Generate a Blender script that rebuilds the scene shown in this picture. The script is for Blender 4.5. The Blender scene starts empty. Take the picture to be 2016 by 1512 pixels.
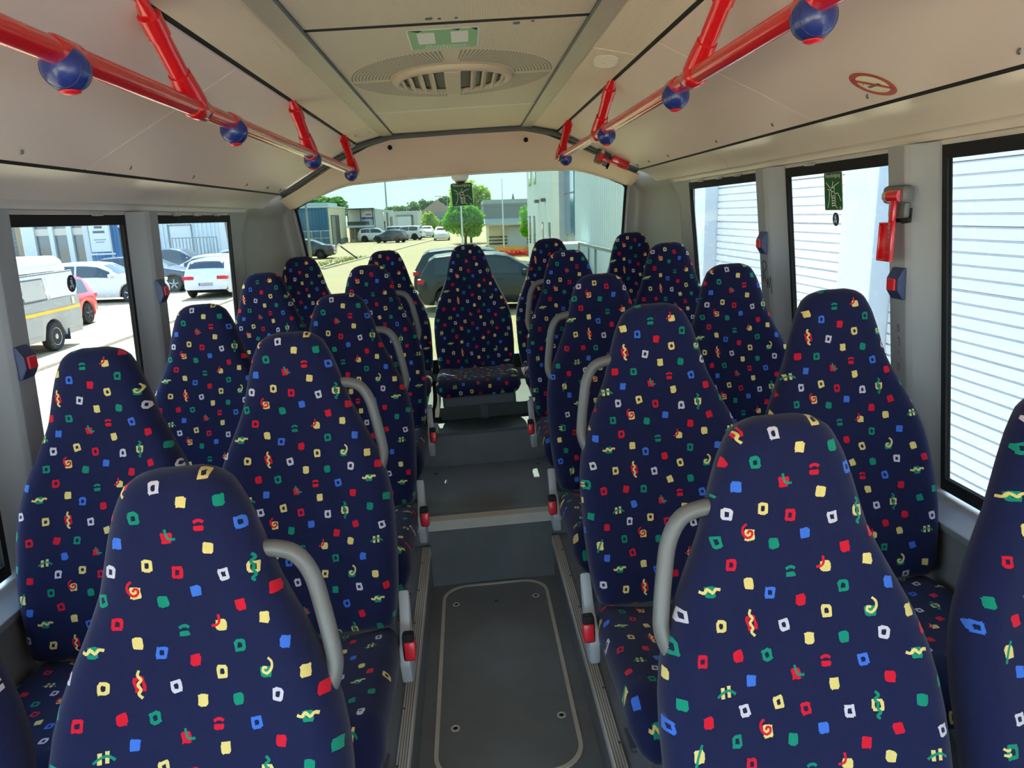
import bpy, bmesh, math, random
import numpy as np
from mathutils import Vector, Matrix
from mathutils.geometry import delaunay_2d_cdt

scene = bpy.context.scene
COL = scene.collection
RNG = random.Random(7)
EYE = 1.55            # camera height above the sunken aisle floor (metres)
# ------------------------------------------------------------------ camera
F_PX, CX, CY = 1400.0, 1008.0, 756.0
VPX, VPY, HS = 914.0, 426.0, 0.072      # vanishing point of the bus axis, slope of the bus horizon
def _dir(px, py):
    return Vector((px - CX, -(py - CY), F_PX)).normalized()
_Y = _dir(VPX, VPY)
_Z = _Y.cross(_dir(VPX + 1000, VPY - 1000 * HS)).normalized()
if _Z.y < 0: _Z = -_Z
_X = _Y.cross(_Z)
if _X.x < 0: _X = -_X
AX = (_X, _Y, _Z)                      # bus axes seen from the camera
cam_data = bpy.data.cameras.new('camera')
cam = bpy.data.objects.new('camera', cam_data)
COL.objects.link(cam)
right = Vector((_X[0], _Y[0], _Z[0])); up = Vector((_X[1], _Y[1], _Z[1])); fwd = Vector((_X[2], _Y[2], _Z[2]))
cam.matrix_world = Matrix(((right.x, up.x, -fwd.x, 0), (right.y, up.y, -fwd.y, 0), (right.z, up.z, -fwd.z, EYE), (0, 0, 0, 1)))
cam_data.sensor_width = 36.0
cam_data.lens = F_PX / 2016.0 * 36.0
cam_data.clip_start = 0.02; cam_data.clip_end = 1000
scene.camera = cam
# ------------------------------------------------------------------ world, sun, exposure
SUN_EL, SUN_AZ = math.radians(51), math.radians(-3)      # azimuth from +Y (rear of the bus), negative = left
world = bpy.data.worlds.new('World'); scene.world = world
world.use_nodes = True
wn = world.node_tree.nodes; wl = world.node_tree.links
wn.clear()
wo = wn.new('ShaderNodeOutputWorld'); wb = wn.new('ShaderNodeBackground')
wtc = wn.new('ShaderNodeTexCoord'); wsep = wn.new('ShaderNodeSeparateXYZ'); wr = wn.new('ShaderNodeValToRGB')
wl.new(wtc.outputs['Generated'], wsep.inputs[0]); wl.new(wsep.outputs['Z'], wr.inputs[0])
wr.color_ramp.elements[0].position = 0.0; wr.color_ramp.elements[0].color = (0.66, 0.86, 0.94, 1)     # pale cyan haze at the horizon
wr.color_ramp.elements[1].position = 1.0; wr.color_ramp.elements[1].color = (0.30, 0.52, 0.90, 1)     # clear summer blue overhead
_e = wr.color_ramp.elements.new(0.25); _e.color = (0.56, 0.80, 0.96, 1)
wb.inputs['Strength'].default_value = 1.0
wl.new(wr.outputs[0], wb.inputs[0]); wl.new(wb.outputs[0], wo.inputs[0])
sun_data = bpy.data.lights.new('sun', 'SUN'); sun_data.energy = 5.5; sun_data.angle = 0.009; sun_data.color = (1.0, 0.95, 0.86)
sun = bpy.data.objects.new('sun', sun_data); COL.objects.link(sun)
sd = Vector((math.sin(SUN_AZ) * math.cos(SUN_EL), math.cos(SUN_AZ) * math.cos(SUN_EL), math.sin(SUN_EL)))
sun.rotation_euler = sd.to_track_quat('Z', 'Y').to_euler(); sun.location = (0, 0, 30)
scene.view_settings.view_transform = 'Standard'
scene.view_settings.look = 'None'
scene.view_settings.gamma = 1.0
scene.view_settings.use_curve_mapping = False
scene.view_settings.exposure = 3.3
try:
    scene.cycles.max_bounces = 10; scene.cycles.diffuse_bounces = 6; scene.cycles.transparent_max_bounces = 16
    scene.cycles.caustics_reflective = False; scene.cycles.caustics_refractive = False
    scene.cycles.sample_clamp_indirect = 6.0
except Exception:
    pass

# ------------------------------------------------------------------ materials
def s2l(c):
    c = c / 255.0
    return c / 12.92 if c <= 0.04045 else ((c + 0.055) / 1.055) ** 2.4
def rgb(r, g, b): return (s2l(r), s2l(g), s2l(b), 1.0)
MATS = {}
def mat(name, col, rough=0.6, metal=0.0, var=0.0, vscale=8.0, bump=0.0, bscale=200.0, sheen=0.0, coat=0.0, emit=0.0, stretch=None):
    if name in MATS: return MATS[name]
    m = bpy.data.materials.new(name); m.use_nodes = True
    nt = m.node_tree; n = nt.nodes; l = nt.links
    b = n['Principled BSDF']
    b.inputs['Base Color'].default_value = col
    b.inputs['Roughness'].default_value = rough
    b.inputs['Metallic'].default_value = metal
    if sheen:
        b.inputs['Sheen Weight'].default_value = sheen; b.inputs['Sheen Roughness'].default_value = 0.45
    if coat:
        b.inputs['Coat Weight'].default_value = coat; b.inputs['Coat Roughness'].default_value = 0.08
    if emit:
        b.inputs['Emission Color'].default_value = col; b.inputs['Emission Strength'].default_value = emit
    if var or bump:
        tc = n.new('ShaderNodeTexCoord'); mp = n.new('ShaderNodeMapping')
        if stretch: mp.inputs['Scale'].default_value = stretch
        l.new(tc.outputs['Object'], mp.inputs[0])
    if var:
        nz = n.new('ShaderNodeTexNoise'); nz.inputs['Scale'].default_value = vscale; nz.inputs['Detail'].default_value = 5
        l.new(mp.outputs[0], nz.inputs['Vector'])
        mx = n.new('ShaderNodeMix'); mx.data_type = 'RGBA'
        mx.inputs[6].default_value = tuple(max(0, c * (1 - var)) for c in col[:3]) + (1,)
        mx.inputs[7].default_value = tuple(min(1, c * (1 + var)) for c in col[:3]) + (1,)
        l.new(nz.outputs['Fac'], mx.inputs[0]); l.new(mx.outputs[2], b.inputs['Base Color'])
    if bump:
        nb = n.new('ShaderNodeTexNoise'); nb.inputs['Scale'].default_value = bscale; nb.inputs['Detail'].default_value = 2
        l.new(mp.outputs[0], nb.inputs['Vector'])
        bp = n.new('ShaderNodeBump'); bp.inputs['Strength'].default_value = bump; bp.inputs['Distance'].default_value = 0.002
        l.new(nb.outputs['Fac'], bp.inputs['Height']); l.new(bp.outputs[0], b.inputs['Normal'])
    MATS[name] = m
    return m
def glass_mat(name, tint, refl=1.0):
    if name in MATS: return MATS[name]
    m = bpy.data.materials.new(name); m.use_nodes = True
    nt = m.node_tree; n = nt.nodes; l = nt.links; n.clear()
    o = n.new('ShaderNodeOutputMaterial'); mx = n.new('ShaderNodeMixShader')
    t = n.new('ShaderNodeBsdfTransparent'); t.inputs[0].default_value = tint
    g = n.new('ShaderNodeBsdfGlossy'); g.inputs['Roughness'].default_value = 0.02
    lw = n.new('ShaderNodeLayerWeight'); lw.inputs['Blend'].default_value = 0.5
    pw_ = n.new('ShaderNodeMath'); pw_.operation = 'POWER'; pw_.inputs[1].default_value = 4.5; l.new(lw.outputs['Facing'], pw_.inputs[0])
    mu = n.new('ShaderNodeMath'); mu.operation = 'MULTIPLY_ADD'; mu.inputs[1].default_value = 0.6*refl; mu.inputs[2].default_value = 0.025*refl
    l.new(pw_.outputs[0], mu.inputs[0]); l.new(mu.outputs[0], mx.inputs[0])
    l.new(t.outputs[0], mx.inputs[1]); l.new(g.outputs[0], mx.inputs[2]); l.new(mx.outputs[0], o.inputs[0])
    MATS[name] = m
    return m

def fabric(name, col):
    m = mat(name, col, rough=0.95, sheen=0.14, var=0.10, vscale=60, bump=0.35, bscale=900, stretch=(1.6, 1.0, 0.45))
    m.node_tree.nodes['Principled BSDF'].inputs['Sheen Tint'].default_value = (1.0, 0.97, 0.95, 1)
    m.node_tree.nodes['Principled BSDF'].inputs['Specular IOR Level'].default_value = 0.15
    return m
NAVY = fabric('navy_moquette', rgb(25, 29, 63))
RED = fabric('red_moquette', rgb(206, 24, 46))
YEL = fabric('yellow_moquette', rgb(222, 196, 116))
GRN = fabric('green_moquette', rgb(20, 132, 104))
BLU = fabric('blue_moquette', rgb(62, 108, 200))
WHT = fabric('white_moquette', rgb(200, 190, 198))
FAB = [NAVY, RED, YEL, GRN, BLU, WHT]
CEIL = mat('ceiling_beige', rgb(226, 210, 191), 0.55, var=0.04, vscale=5, bump=0.05, bscale=500)
PANEL = mat('side_panel_beige', rgb(226, 207, 203), 0.42, var=0.03, vscale=4, bump=0.08, bscale=260)
HEADER = mat('rear_header_beige', rgb(234, 205, 191), 0.5, var=0.04, vscale=6)
COVE = mat('cove_panel', rgb(224, 213, 204), 0.28, var=0.04, vscale=3)
RAIL = mat('rail_aluminium', rgb(190, 180, 164), 0.4, metal=0.15, var=0.06, vscale=9)
BLACK = mat('black_rubber', rgb(14, 14, 16), 0.8)
DARK = mat('dark_plastic', rgb(44, 46, 50), 0.5, var=0.08)
PILLAR = mat('pillar_grey', rgb(150, 153, 156), 0.5, var=0.04, vscale=6, bump=0.06, bscale=400)
CORNER = mat('corner_panel_grey', rgb(158, 155, 148), 0.42, var=0.05, vscale=4)
LOWWALL = mat('lower_wall_grey', rgb(120, 124, 128), 0.5, var=0.06)
FLOORM = mat('floor_vinyl', rgb(128, 132, 137), 0.33, var=0.22, vscale=7, bump=0.25, bscale=420)
RISER = mat('riser_vinyl', rgb(116, 120, 124), 0.5, var=0.2, vscale=9, bump=0.3, bscale=380)
ALU = mat('aluminium_edge', rgb(226, 221, 211), 0.4, metal=0.0, var=0.12, vscale=30)
REDP = mat('red_gloss', rgb(214, 26, 34), 0.2, coat=0.6)
REDB = mat('red_button', rgb(222, 34, 48), 0.3)
BLUEP = mat('blue_plastic', rgb(34, 52, 128), 0.3, coat=0.3)
NAVYP = mat('navy_plastic', rgb(44, 56, 96), 0.4)
GREYT = mat('grey_tube', rgb(104, 102, 99), 0.42, var=0.04, bump=0.1, bscale=500)
LGREY = mat('light_grey_plastic', rgb(176, 178, 182), 0.45, var=0.04)
DGREY = mat('dark_grey_metal', rgb(84, 88, 94), 0.45, var=0.08)
VENTM = mat('vent_cream', rgb(206, 190, 168), 0.5)
WHITE = mat('white_print', rgb(238, 240, 236), 0.5)
def sticker_mat(name, col):
    m = mat(name, col, 0.5); n = m.node_tree.nodes; l = m.node_tree.links
    t = n.new('ShaderNodeBsdfTranslucent'); t.inputs[0].default_value = col; mx = n.new('ShaderNodeMixShader'); mx.inputs[0].default_value = 0.45
    l.new(n['Principled BSDF'].outputs[0], mx.inputs[1]); l.new(t.outputs[0], mx.inputs[2]); l.new(mx.outputs[0], n['Material Output'].inputs[0])
    return m
GREEN = sticker_mat('sticker_green', rgb(40, 122, 66))
PALEGREEN = mat('sticker_pale_green', rgb(142, 192, 148), 0.5)
HGREY = mat('hammer_grey', rgb(98, 98, 98), 0.4)
GLASS = glass_mat('side_glass', (0.97, 0.985, 0.985, 1))
REARGLASS = glass_mat('rear_tinted_glass', (0.34, 0.375, 0.34, 1), 0.3)
DIMGLASS = glass_mat('side_dimmed_glass', (0.56, 0.585, 0.60, 1))  # neutral tint added to dim the bright street behind the clear side windows

# ------------------------------------------------------------------ mesh builder
class MB:
    def __init__(s): s.v = []; s.f = []; s.m = []
    def add(s, vs, fs, mi=0):
        o = len(s.v); s.v += [tuple(p) for p in vs]; s.f += [tuple(i + o for i in f) for f in fs]; s.m += [mi] * len(fs)
        return s
    def box(s, a, b, mi=0):
        x0, y0, z0 = a; x1, y1, z1 = b
        return s.add([(x0,y0,z0),(x1,y0,z0),(x1,y1,z0),(x0,y1,z0),(x0,y0,z1),(x1,y0,z1),(x1,y1,z1),(x0,y1,z1)],
                     [(0,3,2,1),(4,5,6,7),(0,1,5,4),(1,2,6,5),(2,3,7,6),(3,0,4,7)], mi)
    def cbox(s, c, d, mi=0):
        return s.box([c[i]-d[i]/2 for i in range(3)], [c[i]+d[i]/2 for i in range(3)], mi)
    def bbox(s, a, b, r, mi=0):
        """box with all edges chamfered by r"""
        cs = []
        x0, y0, z0 = a; x1, y1, z1 = b
        bm = bmesh.new(); bmesh.ops.create_cube(bm, size=1.0)
        for v in bm.verts: v.co = Vector(((x0+x1)/2 + v.co.x*(x1-x0), (y0+y1)/2 + v.co.y*(y1-y0), (z0+z1)/2 + v.co.z*(z1-z0)))
        bmesh.ops.bevel(bm, geom=list(bm.edges), offset=r, segments=2, affect='EDGES', profile=0.5)
        bm.verts.index_update()
        s.add([v.co[:] for v in bm.verts], [[v.index for v in f.verts] for f in bm.faces], mi); bm.free()
        return s
    def tube(s, pts, r, n=10, mi=0, cap=True):
        pts = [Vector(p) for p in pts]; rs = r if isinstance(r, (list, tuple)) else [r]*len(pts)
        vs = []; prev = None
        for i, p in enumerate(pts):
            t = (pts[min(i+1, len(pts)-1)] - pts[max(i-1, 0)]).normalized()
            if prev is None:
                u = t.orthogonal().normalized()
            else:
                u = (prev - t * prev.dot(t)); u = u.normalized() if u.length > 1e-6 else t.orthogonal().normalized()
            prev = u; w = t.cross(u)
            for k in range(n):
                a = 2*math.pi*k/n
                vs.append(p + (u*math.cos(a) + w*math.sin(a))*rs[i])
        fs = []
        for i in range(len(pts)-1):
            for k in range(n):
                fs.append((i*n+k, i*n+(k+1)%n, (i+1)*n+(k+1)%n, (i+1)*n+k))
        if cap:
            fs.append(tuple(reversed(range(n)))); fs.append(tuple((len(pts)-1)*n+k for k in range(n)))
        return s.add(vs, fs, mi)
    def lathe(s, prof, n=24, axis='z', c=(0,0,0), mi=0):
        """prof: list of (r, h)"""
        vs = []
        for r, h in prof:
            for k in range(n):
                a = 2*math.pi*k/n
                x, y, z = r*math.cos(a), r*math.sin(a), h
                if axis == 'y': x, y, z = x, z, y
                if axis == 'x': x, y, z = z, x, y
                vs.append((c[0]+x, c[1]+y, c[2]+z))
        fs = [(i*n+k, i*n+(k+1)%n, (i+1)*n+(k+1)%n, (i+1)*n+k) for i in range(len(prof)-1) for k in range(n)]
        fs.append(tuple(reversed(range(n)))); fs.append(tuple((len(prof)-1)*n+k for k in range(n)))
        if axis == 'y': fs = [tuple(reversed(f)) for f in fs]
        return s.add(vs, fs, mi)
    def prism(s, poly, a, b, plane='yz', mi=0):
        """poly in plane extruded along the remaining axis from a to b"""
        def P(u, v, w):
            return {'yz': (w, u, v), 'xz': (u, w, v), 'xy': (u, v, w)}[plane]
        n = len(poly)
        vs = [P(u, v, a) for u, v in poly] + [P(u, v, b) for u, v in poly]
        fs = [tuple(range(n)), tuple(range(2*n-1, n-1, -1))] + [(i, n+i, n+(i+1)%n, (i+1)%n) for i in range(n)]
        return s.add(vs, fs, mi)
    def grid(s, fn, nu, nv, mi=0):
        vs = [fn(i/nu, j/nv) for i in range(nu+1) for j in range(nv+1)]
        fs = [(i*(nv+1)+j, (i+1)*(nv+1)+j, (i+1)*(nv+1)+j+1, i*(nv+1)+j+1) for i in range(nu) for j in range(nv)]
        return s.add(vs, fs, mi)
    def sheet(s, fn, nu, nv, th, mi=0):
        """grid with thickness vector th"""
        t = Vector(th)
        vs = [Vector(fn(i/nu, j/nv)) for i in range(nu+1) for j in range(nv+1)]
        N = len(vs); W = nv+1
        fs = [(i*W+j, (i+1)*W+j, (i+1)*W+j+1, i*W+j+1) for i in range(nu) for j in range(nv)]
        fs += [tuple(N+q for q in reversed(f)) for f in fs]
        bd = [i*W for i in range(nu)] + [nu*W+j for j in range(nv)] + [i*W+nv for i in range(nu, 0, -1)] + [j for j in range(nv, 0, -1)]
        fs += [(bd[k], N+bd[k], N+bd[(k+1) % len(bd)], bd[(k+1) % len(bd)]) for k in range(len(bd))]
        return s.add(vs + [v + t for v in vs], fs, mi)
    def xform(s, M):
        s.v = [tuple(M @ Vector(p)) for p in s.v]; return s
    def build(s, name, material, parent=None, smooth=None, bevel=0, loc=None, recalc=True):
        me = bpy.data.meshes.new(name); me.from_pydata(s.v, [], s.f)
        ms = material if isinstance(material, (list, tuple)) else [material]
        for m in ms: me.materials.append(m)
        if len(ms) > 1: me.polygons.foreach_set('material_index', s.m)
        if recalc or bevel:
            bm = bmesh.new(); bm.from_mesh(me)
            bmesh.ops.recalc_face_normals(bm, faces=bm.faces)
            if bevel: bmesh.ops.bevel(bm, geom=list(bm.edges), offset=bevel, segments=2, affect='EDGES', profile=0.6, clamp_overlap=True)
            bm.to_mesh(me); bm.free()
        if smooth:
            me.polygons.foreach_set('use_smooth', [True]*len(me.polygons))
            if smooth != True:
                me.set_sharp_from_angle(angle=math.radians(smooth))
        me.update()
        return put(name, me, parent, loc)
def put(name, me, parent=None, loc=None):
    o = bpy.data.objects.new(name, me); COL.objects.link(o)
    if parent: o.parent = parent
    if loc is not None: o.location = loc
    return o
def empty(name, loc=(0,0,0), rz=0.0):
    o = bpy.data.objects.new(name, None); COL.objects.link(o); o.location = loc; o.rotation_euler = (0, 0, rz); o.empty_display_size = 0.1
    return o
EXT = []
def tag(o, label=None, cat=None, group=None, kind=None, ext=False):
    if label: o['label'] = label
    if cat: o['category'] = cat
    if group: o['group'] = group
    if kind: o['kind'] = kind
    if ext: EXT.append(o)
    return o
def struct(o, label=None, ext=False):
    return tag(o, label, None, None, 'structure', ext)
def copy_tree(o, parent=None):
    c = o.copy(); COL.objects.link(c)
    if parent: c.parent = parent
    for ch in [k for k in bpy.data.objects if k.parent == o]: copy_tree(ch, c)
    return c
def ribbon(mb, pts, w, ax1, ax2, o, lift=(0,0,0), mi=0, th=0.0006):
    """flat stroke of width w through 2D pts drawn in the plane (ax1, ax2) at origin o; th thick along the plane normal"""
    ax1 = Vector(ax1); ax2 = Vector(ax2); o = Vector(o) + Vector(lift); nrm = ax1.cross(ax2).normalized()*th
    P = [Vector((p[0], p[1])) for p in pts]; L = []; Rr = []
    for i, p in enumerate(P):
        t = (P[min(i+1, len(P)-1)] - P[max(i-1, 0)])
        t = t.normalized() if t.length > 1e-9 else Vector((1, 0))
        nn = Vector((-t.y, t.x))*w/2
        L.append(p+nn); Rr.append(p-nn)
    vs = [o + ax1*q.x + ax2*q.y for q in L+Rr]; vs += [q+nrm for q in vs]
    n = len(P); fs = []
    for i in range(n-1):
        fs += [(i, i+1, n+i+1, n+i), (2*n+i, 3*n+i, 3*n+i+1, 2*n+i+1), (i, 2*n+i, 2*n+i+1, i+1), (n+i, n+i+1, 3*n+i+1, 3*n+i)]
    fs += [(0, n, 3*n, 2*n), (n-1, 3*n-1, 4*n-1, 2*n-1)]
    mb.add(vs, fs, mi)
def text_mesh(txt, size, ax1, ax2, o, th=0.0006):
    """text as a flat mesh, centred at o, in plane (ax1, ax2)"""
    cu = bpy.data.curves.new('t', 'FONT'); cu.body = txt; cu.size = size; cu.align_x = 'CENTER'; cu.align_y = 'CENTER'; cu.resolution_u = 2
    ob = bpy.data.objects.new('t', cu); COL.objects.link(ob)
    dg = bpy.context.evaluated_depsgraph_get(); me = ob.evaluated_get(dg).to_mesh()
    a1 = Vector(ax1); a2 = Vector(ax2); nrm = a1.cross(a2).normalized()*th; o = Vector(o)
    mb = MB(); mb.add([o + a1*v.co.x + a2*v.co.y + nrm for v in me.vertices], [tuple(p.vertices) for p in me.polygons])
    ob.evaluated_get(dg).to_mesh_clear(); bpy.data.objects.remove(ob); bpy.data.curves.remove(cu)
    return mb
def lerp(a, b, t): return a + (b-a)*t
def pw(tab, x):
    """piecewise linear table"""
    if x <= tab[0][0]: return tab[0][1]
    for (a, va), (b, vb) in zip(tab, tab[1:]):
        if x <= b: return va + (vb-va)*(x-a)/(b-a) if b > a else vb
    return tab[-1][1]
def smooth(a, b, x):
    t = min(1, max(0, (x-a)/(b-a))); return t*t*(3-2*t)
def catmull(pts, n=6):
    P = [Vector(p) for p in pts]; out = []
    for i in range(len(P)-1):
        p0 = P[max(i-1, 0)]; p1 = P[i]; p2 = P[i+1]; p3 = P[min(i+2, len(P)-1)]
        for k in range(n):
            t = k/n
            out.append(0.5*((2*p1) + (p2-p0)*t + (2*p0-5*p1+4*p2-p3)*t*t + (3*p1-p0-3*p2+p3)*t**3))
    out.append(P[-1]); return out
# All heights below are measured from the camera's eye level; everything is lifted by EYE at the end.
# ================================================================== the bus shell
Y0, YR = -2.6, 4.15
# ---- floor levels
fl = MB().box((-0.30, Y0, -1.62), (0.30, 2.85, -1.55)).build('floor', FLOORM); struct(fl, 'sunken grey vinyl floor of the aisle')
for side, nm in ((-1, 'left'), (1, 'right')):
    a, b = sorted((side*0.265, side*1.21))
    p = MB().box((a, Y0, -1.62), (b, 2.83, -1.36)).build('floor_platform_'+nm, FLOORM); struct(p, 'grey vinyl platform under the seats on the %s' % nm)
    a, b = sorted((side*0.258, side*0.292))
    t = MB().box((a, Y0, -1.385), (b, 2.80, -1.352)).build('trim_1' if side < 0 else 'trim_2', ALU, bevel=0.003); struct(t, 'ribbed aluminium edge strip along the %s aisle step' % nm)
    mb = MB()
    for k in range(4):
        x = side*(0.264 + k*0.007); mb.box((x-0.0015, Y0, -1.353), (x+0.0015, 2.80, -1.3505))
    mb.build('groove', mat('groove_grey', rgb(140, 138, 134), 0.5), t)
    for k in range(9):
        y = 0.9 + k*0.22
        MB().lathe([(0.004, 0), (0.004, 0.0015), (0.002, 0.002)], 8, c=(side*0.287, y, -1.3515)).build('screw', DGREY, t)
    # round service lids in the platform
    lid = MB()
    pts = []
    cx, cy = side*0.40, 2.50
    for k in range(32):
        a = 2*math.pi*k/32
        pts.append((cx + 0.10*math.copysign(abs(math.cos(a))**0.55, math.cos(a)), cy + 0.12*math.copysign(abs(math.sin(a))**0.55, math.sin(a))))
    lid.prism(pts, -1.362, -1.3565, 'xy')
    o = lid.build('service_lid', FLOORM, bevel=0.0015); tag(o, 'small rounded service lid in the %s platform beside the step' % nm, 'floor lid')
    MB().lathe([(0.006, 0), (0.006, 0.002)], 10, c=(cx - side*0.08, cy-0.07, -1.357)).build('screw', DGREY, o)
rf = MB().box((-1.21, 2.83, -1.62), (1.21, 3.52, -1.25)).build('floor_rear', FLOORM); struct(rf, 'raised grey floor behind the aisle step')
rr = MB().box((-0.265, 2.822, -1.55), (0.265, 2.8305, -1.275)).build('step_riser', RISER); struct(rr, 'dark grey riser at the end of the sunken aisle')
ns = MB().prism([(2.815, -1.29), (2.822, -1.29), (2.822, -1.252), (2.87, -1.249), (2.87, -1.246), (2.815, -1.246)], -0.62, 0.62).build('trim_3', ALU); struct(ns, 'aluminium nosing across the aisle step')
s2 = MB().box((-1.21, 3.50, -1.30), (1.21, 4.38, -1.07)).build('floor_step', RISER); struct(s2, 'dark upper step in front of the rear bench')
MB().box((-0.5, 3.494, -1.085), (0.5, 3.502, -1.067)).build('edge_strip', DGREY, s2)
hp = MB().bbox((-0.335, 2.90, -1.2505), (0.335, 3.485, -1.2475), 0.001).build('floor_panel', FLOORM, rf)
for x, y in ((-0.29, 2.95), (0.29, 2.95), (-0.25, 3.40), (0.27, 3.42)):
    MB().lathe([(0.012, 0), (0.012, 0.002), (0.008, 0.003)], 12, c=(x, y, -1.2478)).build('screw', DGREY, rf)
bb = MB().box((-1.1, 3.74, -1.07), (1.1, 4.36, -1.0)).build('bench_base', mat('bench_green_grey', rgb(62, 68, 62), 0.45, var=0.2, vscale=12)); struct(bb, 'dull green metal riser under the rear bench')
for x in (-0.55, 0.02, 0.55):
    MB().box((x-0.02, 3.715, -1.07), (x+0.02, 3.74, -0.99)).build('bracket', DGREY, bb)
# ---- hatch in the sunken floor
def rrect(x0, x1, y0, y1, r, n=8):
    pts = []
    for cx, cy, a0 in ((x1-r, y1-r, 0), (x0+r, y1-r, 90), (x0+r, y0+r, 180), (x1-r, y0+r, 270)):
        for k in range(n+1):
            a = math.radians(a0 + 90*k/n); pts.append((cx + r*math.cos(a), cy + r*math.sin(a)))
    return pts
def ring(mb, outer, inner, z0, z1, plane='xy', mi=0):
    n = len(outer)
    def P(u, v, w): return {'yz': (w, u, v), 'xz': (u, w, v), 'xy': (u, v, w)}[plane]
    vs = [P(u, v, z0) for u, v in outer] + [P(u, v, z0) for u, v in inner] + [P(u, v, z1) for u, v in outer] + [P(u, v, z1) for u, v in inner]
    fs = []
    for i in range(n):
        j = (i+1) % n
        fs += [(i, j, n+j, n+i), (2*n+i, 3*n+i, 3*n+j, 2*n+j), (i, 2*n+i, 2*n+j, j), (n+i, n+j, 3*n+j, 3*n+i)]
    mb.add(vs, fs, mi)
hatch = empty('floor_hatch', (0, 2.25, -1.55)); tag(hatch, 'rounded grey floor hatch with an aluminium border in the aisle', 'hatch')
HX0, HX1, HY0, HY1 = -0.222, 0.222, 1.70-2.25, 2.80-2.25
MB().prism(rrect(HX0+0.012, HX1-0.012, HY0+0.012, HY1-0.012, 0.095), 0.0, 0.002, 'xy').build('lid', FLOORM, hatch)
mb = MB(); ring(mb, rrect(HX0, HX1, HY0, HY1, 0.105), rrect(HX0+0.013, HX1-0.013, HY0+0.013, HY1-0.013, 0.094), 0.0, 0.005)
mb.build('border', ALU, hatch)
for x, y in ((-0.165, 0.40), (0.165, 0.41), (-0.16, -0.33), (0.175, -0.32)):
    s = MB(); s.lathe([(0.0145, 0.002), (0.0145, 0.0045), (0.009, 0.005), (0.008, 0.003)], 20, c=(x, y, 0)); o = s.build('screw', ALU, hatch, smooth=40)
    MB().lathe([(0.008, 0.003), (0.008, 0.0034)], 6, c=(x, y, 0)).build('socket', BLACK, o)
MB().lathe([(0.01, 0.002), (0.009, 0.0028)], 12, c=(0.0, 0.40, 0)).build('plug', DGREY, hatch)

# ---- ceiling
ceil = empty('ceiling', (0, 0, 0.46)); struct(ceil, 'beige ribbed ceiling with a central vent')
def ribbed(name, col, pitch=0.0035):
    m = mat(name, col, 0.5)
    n = m.node_tree.nodes; l = m.node_tree.links; b = n['Principled BSDF']
    tc = n.new('ShaderNodeTexCoord'); wv = n.new('ShaderNodeTexWave'); wv.wave_type = 'BANDS'; wv.bands_direction = 'X'
    wv.inputs['Scale'].default_value = 0.314/pitch
    l.new(tc.outputs['Object'], wv.inputs['Vector'])
    bp = n.new('ShaderNodeBump'); bp.inputs['Strength'].default_value = 0.35; bp.inputs['Distance'].default_value = 0.001
    l.new(wv.outputs['Fac'], bp.inputs['Height']); l.new(bp.outputs[0], b.inputs['Normal'])
    return m
RIB = ribbed('ribbed_ceiling', rgb(216, 201, 182), 0.006)
RIB2 = ribbed('ribbed_edge_panel', rgb(226, 210, 191), 0.005)
def perforated():
    m = ribbed('perforated_ceiling', rgb(216, 201, 182), 0.006)
    n = m.node_tree.nodes; l = m.node_tree.links; b = n['Principled BSDF']
    tc = n.new('ShaderNodeTexCoord'); sp = n.new('ShaderNodeSeparateXYZ'); l.new(tc.outputs['Object'], sp.inputs[0])
    def M(op, a, bb=None, c=None):
        k = n.new('ShaderNodeMath'); k.operation = op
        for i, v in enumerate((a, bb, c)):
            if v is None: continue
            if isinstance(v, (int, float)): k.inputs[i].default_value = v
            else: l.new(v, k.inputs[i])
        return k.outputs[0]
    x = sp.outputs[0]; y = M('MULTIPLY', M('SUBTRACT', sp.outputs[1], 2.58), 0.86)
    r = M('SQRT', M('ADD', M('MULTIPLY', x, x), M('MULTIPLY', y, y)))
    th = M('ARCTAN2', y, x)
    u = M('SUBTRACT', M('FRACT', M('MULTIPLY', r, 92.0)), 0.5)
    w = M('SUBTRACT', M('FRACT', M('MULTIPLY', th, 164/(2*math.pi))), 0.5)
    d = M('SQRT', M('ADD', M('MULTIPLY', u, u), M('MULTIPLY', w, w)))
    dot = M('LESS_THAN', d, 0.34)
    inr = M('MULTIPLY', M('LESS_THAN', r, 0.335), M('GREATER_THAN', r, 0.205))
    cross = M('MULTIPLY', M('GREATER_THAN', M('ABSOLUTE', x), 0.022), M('GREATER_THAN', M('ABSOLUTE', y), 0.016))
    fac = M('MULTIPLY', M('MULTIPLY', dot, inr), cross)
    mx = n.new('ShaderNodeMix'); mx.data_type = 'RGBA'
    mx.inputs[6].default_value = rgb(216, 201, 182); mx.inputs[7].default_value = rgb(70, 62, 54)
    l.new(fac, mx.inputs[0]); l.new(mx.outputs[2], b.inputs['Base Color'])
    return m
PERF = perforated()
for (a, b, m) in ((Y0, 1.886, RIB), (1.898, 3.30, PERF), (3.309, 4.10, CEIL)):
    o = MB().box((-0.347, a, 0.0), (0.347, b, 0.02)).build('ceiling_panel', m, ceil, bevel=0.002)
MB().box((-0.347, 1.882, -0.001), (0.347, 1.902, 0.022)).build('seam', BLACK, ceil)
MB().box((-0.347, 3.297, -0.001), (0.347, 3.312, 0.022)).build('seam', WHITE, ceil)
for x, y in ((-0.045, 1.845), (-0.02, 1.85), (0.02, 1.85), (0.17, 1.93), (0.21, 1.92)):
    MB().lathe([(0.009 if abs(x) > 0.04 and abs(x) < 0.2 else 0.004, -0.002), (0.009 if abs(x) > 0.04 and abs(x) < 0.2 else 0.004, 0.001)], 12, c=(x, y, 0)).build('stud', DGREY, ceil)
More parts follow.
